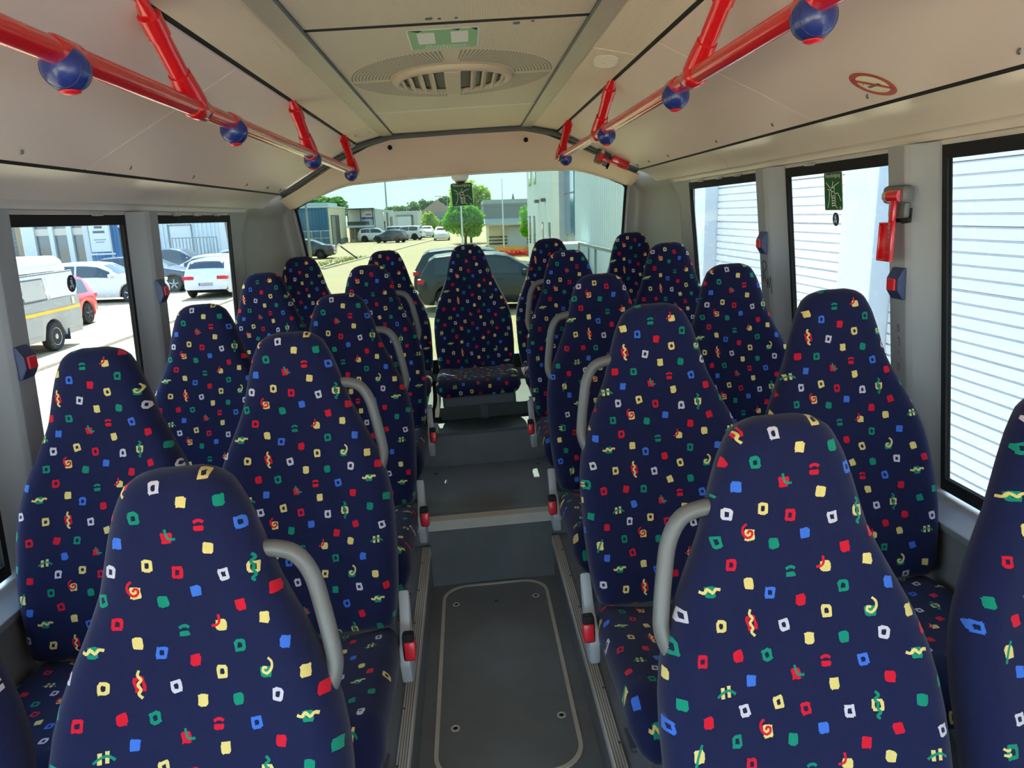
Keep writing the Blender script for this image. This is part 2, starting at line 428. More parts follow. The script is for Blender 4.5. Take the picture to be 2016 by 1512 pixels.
for side, nm in ((-1, 'left'), (1, 'right')):
    S = lambda pts: [(side*u, v) for u, v in pts]
    o = MB().prism(S([(0.350, 0.452), (0.410, 0.450), (0.410, 0.475), (0.350, 0.475)]), Y0, 4.10, 'xz').build('trim_4' if side < 0 else 'trim_5', RAIL, bevel=0.003); struct(o, 'brushed metal ceiling rail on the %s' % nm)
    o = MB().prism(S([(0.347, 0.458), (0.3505, 0.452), (0.3505, 0.475), (0.347, 0.475)]), Y0, 4.10, 'xz').build('shadow_gap', DGREY, o)
    o = MB().prism(S([(0.411, 0.455), (0.548, 0.425), (0.548, 0.445), (0.411, 0.475)]), Y0, 4.10, 'xz').build('ceiling_edge_'+nm, RIB2); struct(o, 'finely ribbed beige ceiling strip on the %s' % nm)
    o = MB().prism(S([(0.545, 0.430), (0.566, 0.420), (0.566, 0.440), (0.545, 0.450)]), Y0, 4.12, 'xz').build('trim_6' if side < 0 else 'trim_7', BLACK); struct(o, 'black gap along the %s ceiling panel' % nm)
    cs = empty('ceiling_side_'+nm, (side*0.562, 0, 0.418)); struct(cs, 'sloping pale ceiling panel above the %s windows' % nm)
    dx, dz = 0.438*side, -0.228
    for a, b in ((Y0, 0.93), (0.934, 2.048), (2.052, YR)):
        MB().prism([(0, 0), (dx, dz), (dx, dz+0.02), (0, 0.02)], a, b, 'xz').build('ceiling_panel', PANEL, cs, bevel=0.002)
    for y in (0.6, 1.25, 1.72, 2.25, 2.75, 3.4, 3.75, 4.0):
        u = 0.92; c = (dx*u, y, dz*u)
        mb = MB(); mb.tube([(c[0]-0.006*side, c[1]-0.008, c[2]+0.001), (c[0], c[1]+0.004, c[2]-0.003), (c[0]+0.006*side, c[1]+0.008, c[2]-0.004)], 0.0022, 6)
        mb.build('clip', DGREY, cs)
    o = MB().prism(S([(0.998, 0.190), (1.004, 0.184), (1.004, 0.2), (0.998, 0.206)]), Y0, YR, 'xz').build('trim_8' if side < 0 else 'trim_9', BLACK); struct(o, 'dark joint line above the %s cove' % nm)
    prof = [(1.003, 0.188), (1.035, 0.178), (1.062, 0.163), (1.082, 0.145), (1.094, 0.128), (1.100, 0.118), (1.103, 0.121), (1.122, 0.118), (1.127, 0.112), (1.129, 0.098), (1.131, 0.100), (1.146, 0.096), (1.15, 0.086), (1.20, 0.086)]
    cv = MB(); outer = [(u, v+0.02) for u, v in reversed(prof)]
    cv.prism(S(prof+outer), Y0, 2.985, 'xz'); cv.prism(S(prof+outer), 2.988, 3.75, 'xz')
    def endp(u, v):
        k = u; yy = lerp(3.75, lerp(4.17, 3.78, smooth(0.2, 0.9, v)), k)
        j = v*(len(prof)-1); i = min(int(j), len(prof)-2); p = Vector(prof[i]).lerp(Vector(prof[i+1]), j-i)
        return (side*p.x, yy, p.y)
    cv.sheet(endp, 3, 26, (0, 0, 0.02))
    o = cv.build('cove_'+nm, COVE, smooth=50); struct(o, 'glossy moulded cove strip above the %s windows' % nm)
    for y in (2.35, 2.98, 3.2, 3.45):
        MB().bbox((side*1.135-0.012, y-0.02, 0.081), (side*1.135+0.012, y+0.02, 0.090), 0.003).build('clip', LGREY, o)
# roof skin (keeps daylight out above the panels)
rp = [(1.22, 0.09), (1.20, 0.22), (1.06, 0.40), (0.62, 0.56), (-0.62, 0.56), (-1.06, 0.40), (-1.20, 0.22), (-1.22, 0.09)]
ro = [(1.26, 0.07), (1.24, 0.25), (1.08, 0.44), (0.62, 0.60), (-0.62, 0.60), (-1.08, 0.44), (-1.24, 0.25), (-1.26, 0.07)]
o = MB().prism(rp + ro[::-1], Y0-0.1, 4.42, 'xz').build('roof', LGREY); struct(o, 'outer roof skin of the bus')

# ---- side walls, pillars, windows
def WX(z): return 1.142 + (0.08 - z)*0.068
ZT, ZB = 0.085, -0.79
WIN = [(2.70, 3.66), (1.85, 2.55), (0.55, 1.70), (-0.75, 0.35), (-2.2, -0.95)]
PIL = [(2.55, 2.715), (1.70, 1.865), (0.35, 0.55), (-0.95, -0.75), (-2.6, -2.2)]
wi = 0
for side, nm in ((-1, 'left'), (1, 'right')):
    w = empty('wall_'+nm, (side*1.2, 0, -1.36)); struct(w, 'grey side wall of the bus on the %s' % nm)
    ox, oz = side*1.2, -1.36
    def L(pts): return [(p[0]-ox, p[1], p[2]-oz) for p in pts]
    a, b = sorted((side*1.17-ox, side*1.27-ox))
    ys = Y0 if side < 0 else -0.75
    MB().box((a, ys, -0.26), (b, 4.4, ZB-0.03-oz)).build('lower_panel', LOWWALL, w)
    MB().prism([(side*1.12-ox, ZB-0.035-oz), (side*1.20-ox, ZB-0.012-oz), (side*1.27-ox, ZB-0.012-oz), (side*1.27-ox, ZB-0.045-oz), (side*1.13-ox, ZB-0.06-oz)], ys, 3.75, 'xz').build('sill', PILLAR, w, bevel=0.004)
    MB().prism([(side*1.115-ox, -0.15), (side*1.172-ox, -0.15), (side*1.172-ox, ZB-0.05-oz), (side*1.135-ox, ZB-0.05-oz)], ys, 3.75, 'xz').build('inner_panel', LOWWALL, w)
    for (y0, y1) in PIL:
        dd = 0.055
        secs = [(y0, 0.02), (y0+0.05, -dd+0.01), (y0+0.062, -dd), (y1-0.035, -dd), (y1-0.028, -dd+0.006), (y1-0.01, 0.012), (y1-0.01, 0.02), (y0, 0.02)]
        mb = MB(); n = len(secs); vs = []
        for z in (ZB-0.015, ZT+0.01):
            for (yy, d) in secs: vs.append((side*(WX(z)+d)-ox, yy, z-oz))
        mb.add(vs, [tuple(range(n)), tuple(range(2*n-1, n-1, -1))] + [(i, (i+1) % n, n+(i+1) % n, n+i) for i in range(n)])
        mb.build('pillar', PILLAR, w, bevel=0.003)
    # header strip over the windows, outside
    a, b = sorted((side*1.165-ox, side*1.26-ox))
    MB().box((a, Y0, ZT-oz), (b, 3.70, ZT+0.03-oz)).build('window_header', DARK, w)
    for (y0, y1) in WIN:
        wi += 1
        ZB_ = -0.79 if not (side > 0 and y0 < -2) else -1.34  # unseen front right opening runs to the floor: glazed door added for light
        W = empty('window_%d' % wi, (side*WX(-0.35), (y0+y1)/2, -0.35))
        struct(W, ('%s side window with a black border' % nm))
        wx0, wy0, wz0 = W.location
        def P(y, z, d): return (side*(WX(z)+d)-wx0, y-wy0, z-wz0)
        def fr(ya, yb, za, zb, d0, d1):
            return ([P(ya, za, d0), P(yb, za, d0), P(yb, zb, d0), P(ya, zb, d0), P(ya, za, d1), P(yb, za, d1), P(yb, zb, d1), P(ya, zb, d1)],
                    [(0,3,2,1),(4,5,6,7),(0,1,5,4),(1,2,6,5),(2,3,7,6),(3,0,4,7)])
        mb = MB()
        t, sd_, bt = 0.032, 0.018, 0.034
        mb.add(*fr(y0, y1, ZT-t, ZT, 0.0, 0.014)); mb.add(*fr(y0, y1, ZB_, ZB_+bt, 0.0, 0.014))
        mb.add(*fr(y0, y0+sd_, ZB_+bt, ZT-t, 0.0, 0.014)); mb.add(*fr(y1-sd_, y1, ZB_+bt, ZT-t, 0.0, 0.014))
        mb.build('frame', BLACK, W)
        MB().add(*fr(y0+sd_, y1-sd_, ZB_+bt, ZT-t, 0.006, 0.009)).build('pane', DIMGLASS if y0 > 0 else GLASS, W)  # panes behind the camera stay clear to let in more light
# front end, behind the camera
ff = empty('wall_front', (0, Y0, -1.36)); struct(ff, 'front end of the bus around the windscreen')
MB().box((-1.26, -0.1, -0.26), (1.26, 0, 0.38)).build('dashboard_panel', DGREY, ff)
MB().box((-1.26, -0.1, 0.38), (-1.16, 0, 1.58)).build('pillar', DGREY, ff)
MB().box((1.16, -0.1, 0.38), (1.26, 0, 1.58)).build('pillar', DGREY, ff)
MB().box((-1.26, -0.1, 1.58), (1.26, 0, 1.96)).build('front_header', DGREY, ff)
wi += 1
W = empty('window_%d' % wi, (0, Y0-0.05, -0.3)); struct(W, 'windscreen at the front of the bus')
MB().box((-1.16, 0, -0.68), (1.16, 0.006, 0.52)).build('pane', GLASS, W)

# ---- rear end: corner panels, header, rear window
def HW(z): return 0.992 - (0.15 - z)*0.105           # half width of the rear glass
def ZG(x):                                            # upper edge of the rear glass
    a = abs(x); return 0.236 - 0.012*(a/0.6)**2 - 0.075*smooth(0.62, 1.0, a) - 0.02*smooth(0.9, 1.0, a)
def ZC(x):                                            # ceiling section
    a = abs(x); return pw([(0, 0.452), (0.36, 0.449), (0.5, 0.418), (0.6, 0.385), (0.75, 0.312), (0.9, 0.232), (0.99, 0.186), (1.05, 0.165)], a)
rw = empty('wall_rear', (0, 4.36, -1.36)); struct(rw, 'rear end of the bus with grey moulded corners')
for side, nm in ((-1, 'left'), (1, 'right')):
    def cp(u, v, off=0.0):
        z = lerp(-1.05, 0.20, v)
        P0 = Vector((WX(min(z, 0.08))+0.004, 3.655)); P3 = Vector((HW(min(z, 0.16))-0.008, 4.345))
        P1 = Vector((P0.x-0.005, 4.02)); P2 = Vector((P3.x+0.09, 4.34))
        t = u; p = P0*(1-t)**3 + P1*3*t*(1-t)**2 + P2*3*t*t*(1-t) + P3*t**3
        # recessed moulded field with rounded top
        top = 0.115 - 0.16*max(0, (0.34-u)/0.18)**2 if u < 0.34 else 0.115 + 0.02*(u-0.34)
        m = smooth(0.16, 0.22, u)*smooth(top+0.01, top-0.06, z)*(1-smooth(0.9, 0.99, u))
        p = p + Vector((0.052*m, 0.02*m))
        return (side*p.x, p.y-4.36, z+1.36)
    MB().sheet(cp, 30, 40, (side*0.02, 0.01, 0)).build('corner_panel', CORNER, rw, smooth=60)
    # dark rubber edge between corner panel and glass
    mb = MB()
    pts = [(side*(HW(z)-0.012), 4.352-4.36 - 0.0, z+1.36) for z in np.linspace(-0.95, ZG(0.985), 16)]
    mb.tube(pts, 0.009, 8); mb.build('glass_seal', BLACK, rw, smooth=True)
    pts = [(side*(HW(z)+0.004), 4.342-4.36, z+1.36) for z in np.linspace(-0.95, ZG(0.985), 16)]
    MB().tube(pts, 0.006, 8).build('seal_lip', LGREY, rw, smooth=True)
MB().box((-1.26, 0.03, -0.26), (1.26, 0.08, 0.50)).build('lower_panel', LOWWALL, rw)
MB().box((-1.26, 0.05, 1.615), (1.26, 0.09, 1.96)).build('upper_panel', DGREY, rw)
for side in (-1, 1):
    MB().box((min(side*1.0, side*1.26), 0.04, 0.4), (max(side*1.0, side*1.26), 0.08, 1.7)).build('outer_corner', DGREY, rw)
for side in (-1, 1):
    MB().box((min(side*1.212, side*1.26), -0.43, -0.3), (max(side*1.212, side*1.26), 0.08, 1.47)).build('light_stop_skin', DGREY, rw)  # unseen plates added to stop daylight leaking in behind the corner panels
hd = MB()
def hp_(u, v):
    x = lerp(-1.0, 1.0, u); a = abs(x)
    zt = ZC(x)-0.014 - 0.012*smooth(0.45, 0.6, a); zb = ZG(x)
    zt = max(zt, zb+0.012)
    y = lerp(4.125, 4.335, v**1.0) - 0.03*math.sin(math.pi*v)*0.6
    y -= 0.02*smooth(0.85, 1, a)
    return (x, y-4.36, lerp(zt, zb, v)+1.36)
hd.sheet(hp_, 60, 10, (0, 0.02, 0.008)).build('header', HEADER, rw, smooth=50)
lp = MB(); lp.tube([(x, 4.326-4.36, ZG(x)+1.36+0.004) for x in np.linspace(-0.985, 0.985, 50)], 0.008, 8); lp.build('header_lip', COVE, rw, smooth=True)
# rubber gusset at the upper glass corners
for side in (-1, 1):
    g = MB(); g.prism([(side*0.80, ZG(0.80)+1.365), (side*0.985, ZG(0.985)+1.365), (side*0.98, 1.36+0.085), (side*0.955, 1.36+0.115), (side*0.90, 1.36+0.150), (side*0.85, 1.36+0.172)], -0.016, -0.004, 'xz').build('gusset', BLACK, rw)
# dark curved trim between ceiling and header
tr = MB(); tr.sheet(lambda u, v: (lerp(-0.99, 0.99, u), lerp(4.085, 4.15, v)-4.36, ZC(lerp(-0.99, 0.99, u))+1.36-0.006-0.012*v), 60, 2, (0, 0, 0.012))
tr.build('ceiling_end_trim', mat('trim_slate', rgb(70, 76, 82), 0.5), rw)
MB().box((-0.05, -0.262, 1.36+0.443), (0.27, -0.245, 1.36+0.452)).build('dark_slot', BLACK, rw)
for x, z in ((-0.375, 0.405), (0.375, 0.398)):
    MB().lathe([(0.013, -0.006), (0.013, 0.0), (0.006, 0.004)], 16, 'y', c=(x, 4.135-4.36, z+1.36-0.01)).build('screw', BLACK, rw)
for side in (-1, 1):
    MB().cbox((side*0.90, 4.285-4.36, 0.178+1.36), (0.035, 0.01, 0.008)).build('slot', BLACK, rw)
wi += 1
W = empty('window_%d' % wi, (0, 4.36, -0.3)); struct(W, 'wide greenish tinted rear window')
mb = MB()
def gp(u, v):
    x = lerp(-1, 1, u); z0 = -0.95; zt = ZG(x*0.985)
    z = lerp(z0, zt, v); return (x*HW(z), 0.0 + 0.03*(1-v), z+0.3)
mb.sheet(gp, 40, 8, (0, 0.005, 0)).build('pane', REARGLASS, W)
# fasteners left and right
# ================================================================== seats
def poly_reg(w, h, n=4, jit=0.12, rot=0.0, rnd=0.25, seg=5):
    """rounded woven square with uneven edges"""
    pts = []
    for k in range(4*seg):
        a = 2*math.pi*(k+0.5)/(4*seg)
        c, s_ = math.cos(a), math.sin(a)
        e = 0.42
        x = math.copysign(abs(c)**e, c)*w/2; y = math.copysign(abs(s_)**e, s_)*h/2
        q = 1 + RNG.uniform(-jit, jit)
        x *= q; y *= q
        cr, sr = math.cos(rot), math.sin(rot)
        pts.append((x*cr - y*sr, x*sr + y*cr))
    return pts
def stroke(pts, w):
    P = [Vector(p) for p in catmull([(a, b, 0) for a, b in pts], 4)]
    L, R = [], []
    for i, p in enumerate(P):
        t = P[min(i+1, len(P)-1)] - P[max(i-1, 0)]; t = t.normalized() if t.length > 1e-9 else Vector((1, 0, 0))
        ww = w*(1 + RNG.uniform(-0.12, 0.12))
        L.append((p.x - t.y*ww/2, p.y + t.x*ww/2)); R.append((p.x + t.y*ww/2, p.y - t.x*ww/2))
    return L + R[::-1]
C = {'n': 0, 'r': 1, 'y': 2, 'g': 3, 'b': 4, 'w': 5}
def motif(kind):
    """returns [(colour, polygon)] painted in order, y axis up the seat"""
    c = C.get(kind[1], 0) if len(kind) > 1 else 0
    k = kind[0]; rt = RNG.uniform(-0.2, 0.2)
    if k == 'S': return [(c, poly_reg(0.0195, 0.0225, rot=rt))]
    if k == 'H': return [(c, poly_reg(0.0205, 0.0245, rot=rt)), (0, poly_reg(0.0085, 0.0105, jit=0.2, rot=rt))]
    if k == 'E': return [(c, stroke([(-0.009, 0.006), (-0.003, 0.0095), (0.004, 0.0095), (0.0095, 0.006)], 0.0055)), (c, poly_reg(0.020, 0.010))]if False else [(c, stroke([(-0.009, 0.005), (-0.003, 0.0085), (0.004, 0.0085), (0.0095, 0.005)], 0.006)), (c, [(x, y-0.006) for x, y in poly_reg(0.0195, 0.0105)])]
    if k == 'V': return [(1, poly_reg(0.021, 0.030, rot=0.2)), (0, poly_reg(0.010, 0.017, rot=0.2)), (2, stroke([(0.000, 0.026), (-0.003, 0.017), (0.003, 0.008), (-0.003, 0.0), (0.002, -0.010), (-0.002, -0.018), (0.005, -0.026)], 0.0055))]
    if k == 'W': return [(2, poly_reg(0.022, 0.023)), (0, poly_reg(0.011, 0.012)), (3, stroke([(-0.002, 0.026), (0.004, 0.018), (-0.004, 0.011), (0.001, 0.003), (-0.001, -0.006), (0.004, -0.014), (-0.003, -0.021), (0.002, -0.026)], 0.0055))]
    if k == 'Q': return [(3, poly_reg(0.022, 0.022)), (0, poly_reg(0.007, 0.006)), (2, stroke([(-0.021, 0.002), (-0.012, -0.001), (-0.005, 0.006), (0.004, -0.001), (0.012, 0.005), (0.021, 0.003)], 0.006))]
    if k == 'P': return [(2, [(x+0.003, y-0.004) for x, y in poly_reg(0.021, 0.024)]), (1, stroke([(-0.002, 0.019), (-0.010, 0.012), (-0.010, 0.0), (-0.002, -0.009), (0.007, -0.006), (0.008, 0.002), (0.002, 0.004), (-0.001, -0.001)], 0.005))]
    if k == 'G': return [(3, [(x-0.001, y-0.006) for x, y in poly_reg(0.022, 0.021)]), (2, stroke([(0.004, 0.020), (0.011, 0.012), (0.010, 0.0), (0.001, -0.009), (-0.007, -0.005), (-0.005, 0.002), (0.001, 0.001)], 0.005))]
    if k == 'A': return [(1, poly_reg(0.020, 0.021, jit=0.2)), (3, stroke([(-0.002, 0.017), (0.0, 0.006), (0.004, -0.002), (0.016, -0.003)], 0.005))]
    if k == 'L': return [(2, [(x+0.004, y-0.004) for x, y in poly_reg(0.021, 0.021)]), (1, stroke([(0.000, 0.017), (0.001, 0.004), (-0.004, -0.003), (-0.014, -0.004)], 0.005))]
    if k == '#': return [(2, stroke([(-0.007, 0.010), (-0.008, -0.011)], 0.0075)), (2, stroke([(0.006, 0.012), (0.005, -0.010)], 0.0075)), (3, stroke([(-0.019, -0.007), (-0.008, 0.0), (0.006, 0.003), (0.019, -0.006)], 0.005))]
    if k == 'K': return [(3, poly_reg(0.024, 0.030)), (0, poly_reg(0.010, 0.013)), (2, stroke([(-0.018, 0.008), (-0.010, 0.004), (-0.004, 0.006)], 0.005)), (2, stroke([(-0.018, -0.004), (-0.009, -0.006), (-0.004, -0.002)], 0.005))]
    if k == 'D': return [(2, poly_reg(0.020, 0.026)), (3, stroke([(0.008, 0.021), (-0.002, 0.0), (-0.009, -0.021)], 0.005))]
    return []
# one repeat of the moquette, read off the nearest seat on the right (zoomed pixel positions)
TILE = [('Sy',1235,700),('Lx',1065,710),('Eg',937,728),('Sy',770,763),('Hb',858,812),('Qx',612,780),('Sb',528,690),('Hr',695,675),('Sr',1143,640),
 ('#x',1400,700),('Hg',1150,810),('Sb',1325,808),('Sr',985,855),('Hw',507,880),('Hy',655,927),('Vx',783,930),('Hw',918,955),('Hy',1090,912),('Gx',1262,912),('Sy',1415,935),
 ('Kx',465,1007),('Hr',573,1060),('Sr',727,1062),('Hg',848,1072),('Sy',1025,1022),('Sg',1162,1027),('Hw',1317,1018),('Sr',1490,1020),
 ('Er',1093,1122),('Hb',1243,1128),('Qx',1447,1110),('Sg',488,1228),('#x',672,1202),('Sb',780,1170),('Ax',972,1165),('Sy',1130,1220),('Sr',1350,1205),
 ('Sr',590,1310),('Hw',750,1287),('Hy',895,1272),('Hr',1012,1312),('Hw',1193,1337),('Wx',1305,1320),('Sg',1475,1305),
 ('Dx',545,1435),('Hg',713,1405),('Px',840,1375),('Sg',955,1430),('Sb',1085,1397),('Sr',1388,1418),('Hw',1567,1437),('Sy',430,1120),('Hb',440,1330),('Sg',1570,1250),('Hy',1590,1040)]
PER = 0.290
def tile_xy():
    out = []
    for k, x, y in TILE:
        cx = 867 + (y-66)*138/1134; sc = 2400 + 320*(y-66)/1134
        out.append((k, (x-cx)/sc, (780 + y/2.0655 - 823)*0.00072))
    return out
TXY = tile_xy()
def inpoly(px, py, poly):
    n = len(poly); ins = np.zeros(len(px), bool); j = n-1
    for i in range(n):
        xi, yi = poly[i]; xj, yj = poly[j]
        c = ((yi > py) != (yj > py))
        with np.errstate(divide='ignore', invalid='ignore'):
            xx = (xj-xi)*(py-yi)/(yj-yi+1e-15) + xi
        ins ^= c & (px < xx); j = i
    return ins
def dist_poly(P, poly):
    Q = np.array(poly); d = np.full(len(P), 1e9)
    for i in range(len(Q)):
        a = Q[i]; b = Q[(i+1) % len(Q)]; ab = b-a
        t = np.clip(((P-a)@ab)/max(ab@ab, 1e-12), 0, 1)
        d = np.minimum(d, np.linalg.norm(P - (a + t[:, None]*ab), axis=1))
    return d
def resample(poly, step):
    Q = [Vector((p[0], p[1])) for p in poly]; Q.append(Q[0]); out = []; acc = 0.0
    seg = [(Q[i+1]-Q[i]).length for i in range(len(Q)-1)]; tot = sum(seg); n = int(tot/step); 
    for k in range(n):
        s_ = tot*k/n; i = 0
        while s_ > seg[i] and i < len(seg)-1: s_ -= seg[i]; i += 1
        p = Q[i].lerp(Q[i+1], s_/seg[i] if seg[i] else 0); out.append((p.x, p.y))
    return out
def panel_mesh(name, outline, prof, E, T, contour, dx, dt, back_T, grid=0.014):
    """padded panel in (x,t): prof(t) -> (y, z, ny, nz); motifs cut into the surface as their own faces"""
    ol = resample(outline, 0.010)
    area = sum(ol[i][0]*ol[(i+1) % len(ol)][1] - ol[(i+1) % len(ol)][0]*ol[i][1] for i in range(len(ol)))
    if area < 0: ol = ol[::-1]
    O = np.array(ol); N = len(O)
    tan = np.roll(O, -1, 0) - np.roll(O, 1, 0); tan /= np.linalg.norm(tan, axis=1)[:, None]
    nin = np.stack([-tan[:, 1], tan[:, 0]], 1)
    verts = [Vector(p) for p in ol]; edges = [(i, (i+1) % N) for i in range(N)]
    for k, d in enumerate((0.003, 0.009, 0.018, 0.030)):
        ringp = O + nin*d
        dd = dist_poly(ringp, ol)
        for i in range(k % 2, N, 1):
            if dd[i] > d*0.9: verts.append(Vector(ringp[i]))
    x0, y0 = O.min(0); x1, y1 = O.max(0)
    gx, gy = np.meshgrid(np.arange(x0, x1, grid), np.arange(y0, y1, grid)); gx = gx.copy(); gx[1::2] += grid/2
    G = np.stack([gx.ravel(), gy.ravel()], 1)
    ok = inpoly(G[:, 0], G[:, 1], ol); G = G[ok]; G = G[dist_poly(G, ol) > 0.036]
    verts += [Vector(p) for p in G]
    polys = []
    for (k, mx, mt) in TXY:
        for rep in range(-4, 5):
            cx, ct = mx + dx, (y1 - (mt + dt + rep*PER))
            if not (x0-0.03 < cx < x1+0.03 and y0-0.03 < ct < y1+0.03): continue
            inside = inpoly(np.array([cx]), np.array([ct]), ol)[0]; dd = dist_poly(np.array([[cx, ct]]), ol)[0]
            if not inside and dd > 0.012: continue
            for c, pl in motif(k):
                pl = [(cx+a*0.76, ct+b*0.76) for a, b in pl]
                polys.append((c, pl)); o = len(verts)
                verts += [Vector(p) for p in pl]; edges += [(o+i, o+(i+1) % len(pl)) for i in range(len(pl))]
    vo, eo, fo, _, _, _ = delaunay_2d_cdt(verts, edges, [], 0, 1e-5)
    V = np.array([v[:] for v in vo]); Fc = np.array([f[:3] for f in fo])
    cen = V[Fc].mean(1)
    keep = inpoly(cen[:, 0], cen[:, 1], ol); Fc = Fc[keep]; cen = cen[keep]
    mi = np.zeros(len(Fc), int)
    for c, pl in polys:
        q = np.array(pl); bb0 = q.min(0)-1e-4; bb1 = q.max(0)+1e-4
        sel = np.where(((cen > bb0) & (cen < bb1)).all(1))[0]
        if len(sel):
            ins = inpoly(cen[sel, 0], cen[sel, 1], pl); mi[sel[ins]] = c
    D = dist_poly(V, ol)
    D[~inpoly(V[:, 0], V[:, 1], ol)] = 0
    q = np.clip(D/E, 0, 1); roll = np.sqrt(np.clip(1-(1-q)**2, 0, 1))
    verts3 = []
    for (x, t), r in zip(V, roll):
        y, z, ny, nz = prof(t); off = (T + contour(x, t))*r
        verts3.append((x, y + ny*off, z + nz*off))
    faces = [tuple(int(i) for i in f) for f in Fc]; mats = list(mi)
    used = sorted(set(i for f in faces for i in f)); rem = {u: k for k, u in enumerate(used)}
    verts3 = [verts3[u] for u in used]; faces = [tuple(rem[i] for i in f) for f in faces]
    # rear side: rim ring, then a flatter back
    ids = []
    for p in ol:
        dd = np.abs(V[used] - np.array(p)).sum(1); ids.append(int(dd.argmin()))
    prev = ids
    for sc, dep in ((0.0, 0.55), (0.012, 0.95), (0.05, 1.0)):
        cur = []
        for i, p in enumerate(ol):
            pp = O[i] + nin[i]*sc
            y, z, ny, nz = prof(pp[1]); cur.append(len(verts3)); verts3.append((pp[0], y - ny*back_T*dep, z - nz*back_T*dep))
        for i in range(N):
            j = (i+1) % N; faces.append((prev[j], prev[i], cur[i], cur[j])); mats.append(0)
        prev = cur
    faces.append(tuple(reversed(prev))); mats.append(0)
    me = bpy.data.meshes.new(name); me.from_pydata(verts3, [], faces)
    for m in FAB: me.materials.append(m)
    me.polygons.foreach_set('material_index', mats); me.polygons.foreach_set('use_smooth', [True]*len(faces))
    bm = bmesh.new(); bm.from_mesh(me); bmesh.ops.recalc_face_normals(bm, faces=bm.faces); bm.to_mesh(me); bm.free()
    me.update(); return me
# ---- backrest
HB = 0.745; RECL = math.radians(15.5)
WID = [(0.000, 0.030), (0.004, 0.048), (0.010, 0.061), (0.020, 0.074), (0.033, 0.082), (0.060, 0.095), (0.100, 0.108), (0.140, 0.119), (0.175, 0.129), (0.21, 0.144), (0.25, 0.162), (0.29, 0.180), (0.325, 0.194), (0.365, 0.206), (0.41, 0.2135), (0.46, 0.217), (0.56, 0.217), (0.64, 0.212), (0.70, 0.204), (0.735, 0.194), (0.745, 0.17)]
def back_outline():
    w = [(b, HB - a) for a, b in WID]
    return [(x, t) for x, t in w] + [(-x, t) for x, t in reversed(w)]
def back_prof(t):
    y = t*math.sin(RECL); z = t*math.cos(RECL); ny, nz = -math.cos(RECL), math.sin(RECL)
    h = 0.028*smooth(0.50, 0.745, t) + 0.012*math.exp(-((t-0.20)/0.14)**2)
    return (y + ny*h, z + nz*h, ny, nz)
def back_contour(x, t):
    return 0.013*smooth(0.09, 0.2, abs(x)) - 0.008*(1-smooth(0, 0.15, abs(x)))*(1-smooth(0.45, 0.6, t))
# ---- cushion: profile from rear edge over the top and down the front
CL = 0.478
def cush_prof(t):
    s_ = CL - t                       # distance from the rear edge
    if s_ < 0.36:
        a = math.radians(4); return (0.03 - s_*math.cos(a), -0.05 + s_*math.sin(a), -math.sin(a), math.cos(a))
    a0 = math.radians(4); y0 = 0.03 - 0.36*math.cos(a0); z0 = -0.05 + 0.36*math.sin(a0)
    ang = min(1.0, (s_-0.36)/0.10)*math.radians(96); r = 0.10/math.radians(96)
    # arc turning downwards
    cy, cz = y0 - r*math.sin(a0), z0 - r*math.cos(a0)
    a = ang - a0
    y = cy + r*math.sin(a0)*0 - r*math.sin(a) ; z = cz + r*math.cos(a)
    ny, nz = -math.sin(a), math.cos(a)
    if s_ > 0.46:
        y += -(s_-0.46)*math.cos(a)*1.0; z += -(s_-0.46)*math.sin(a)
    return (y, z, ny, nz)
def cush_contour(x, t):
    return 0.016*smooth(0.06, 0.2, abs(x)) - 0.006
CUSH_OUT = [(0.208*sx, t) for sx, t in ((1, 0.06), (1, 0.40), (0.97, CL-0.015), (0.90, CL), (-0.90, CL), (-0.97, CL-0.015), (-1, 0.40), (-1, 0.06), (-0.94, 0.025), (-0.82, 0.0), (0.82, 0.0), (0.94, 0.025))]
BACKS = [panel_mesh('backrest', back_outline(), back_prof, 0.042, 0.036, back_contour, dx, dt, 0.035) for dx, dt in ((0, 0.014), (-0.012, 0.115), (0.02, 0.205))]
CUSHES = [panel_mesh('cushion', CUSH_OUT, cush_prof, 0.040, 0.042, cush_contour, dx, dt, 0.03) for dx, dt in ((0.01, 0.03), (-0.03, 0.18))]

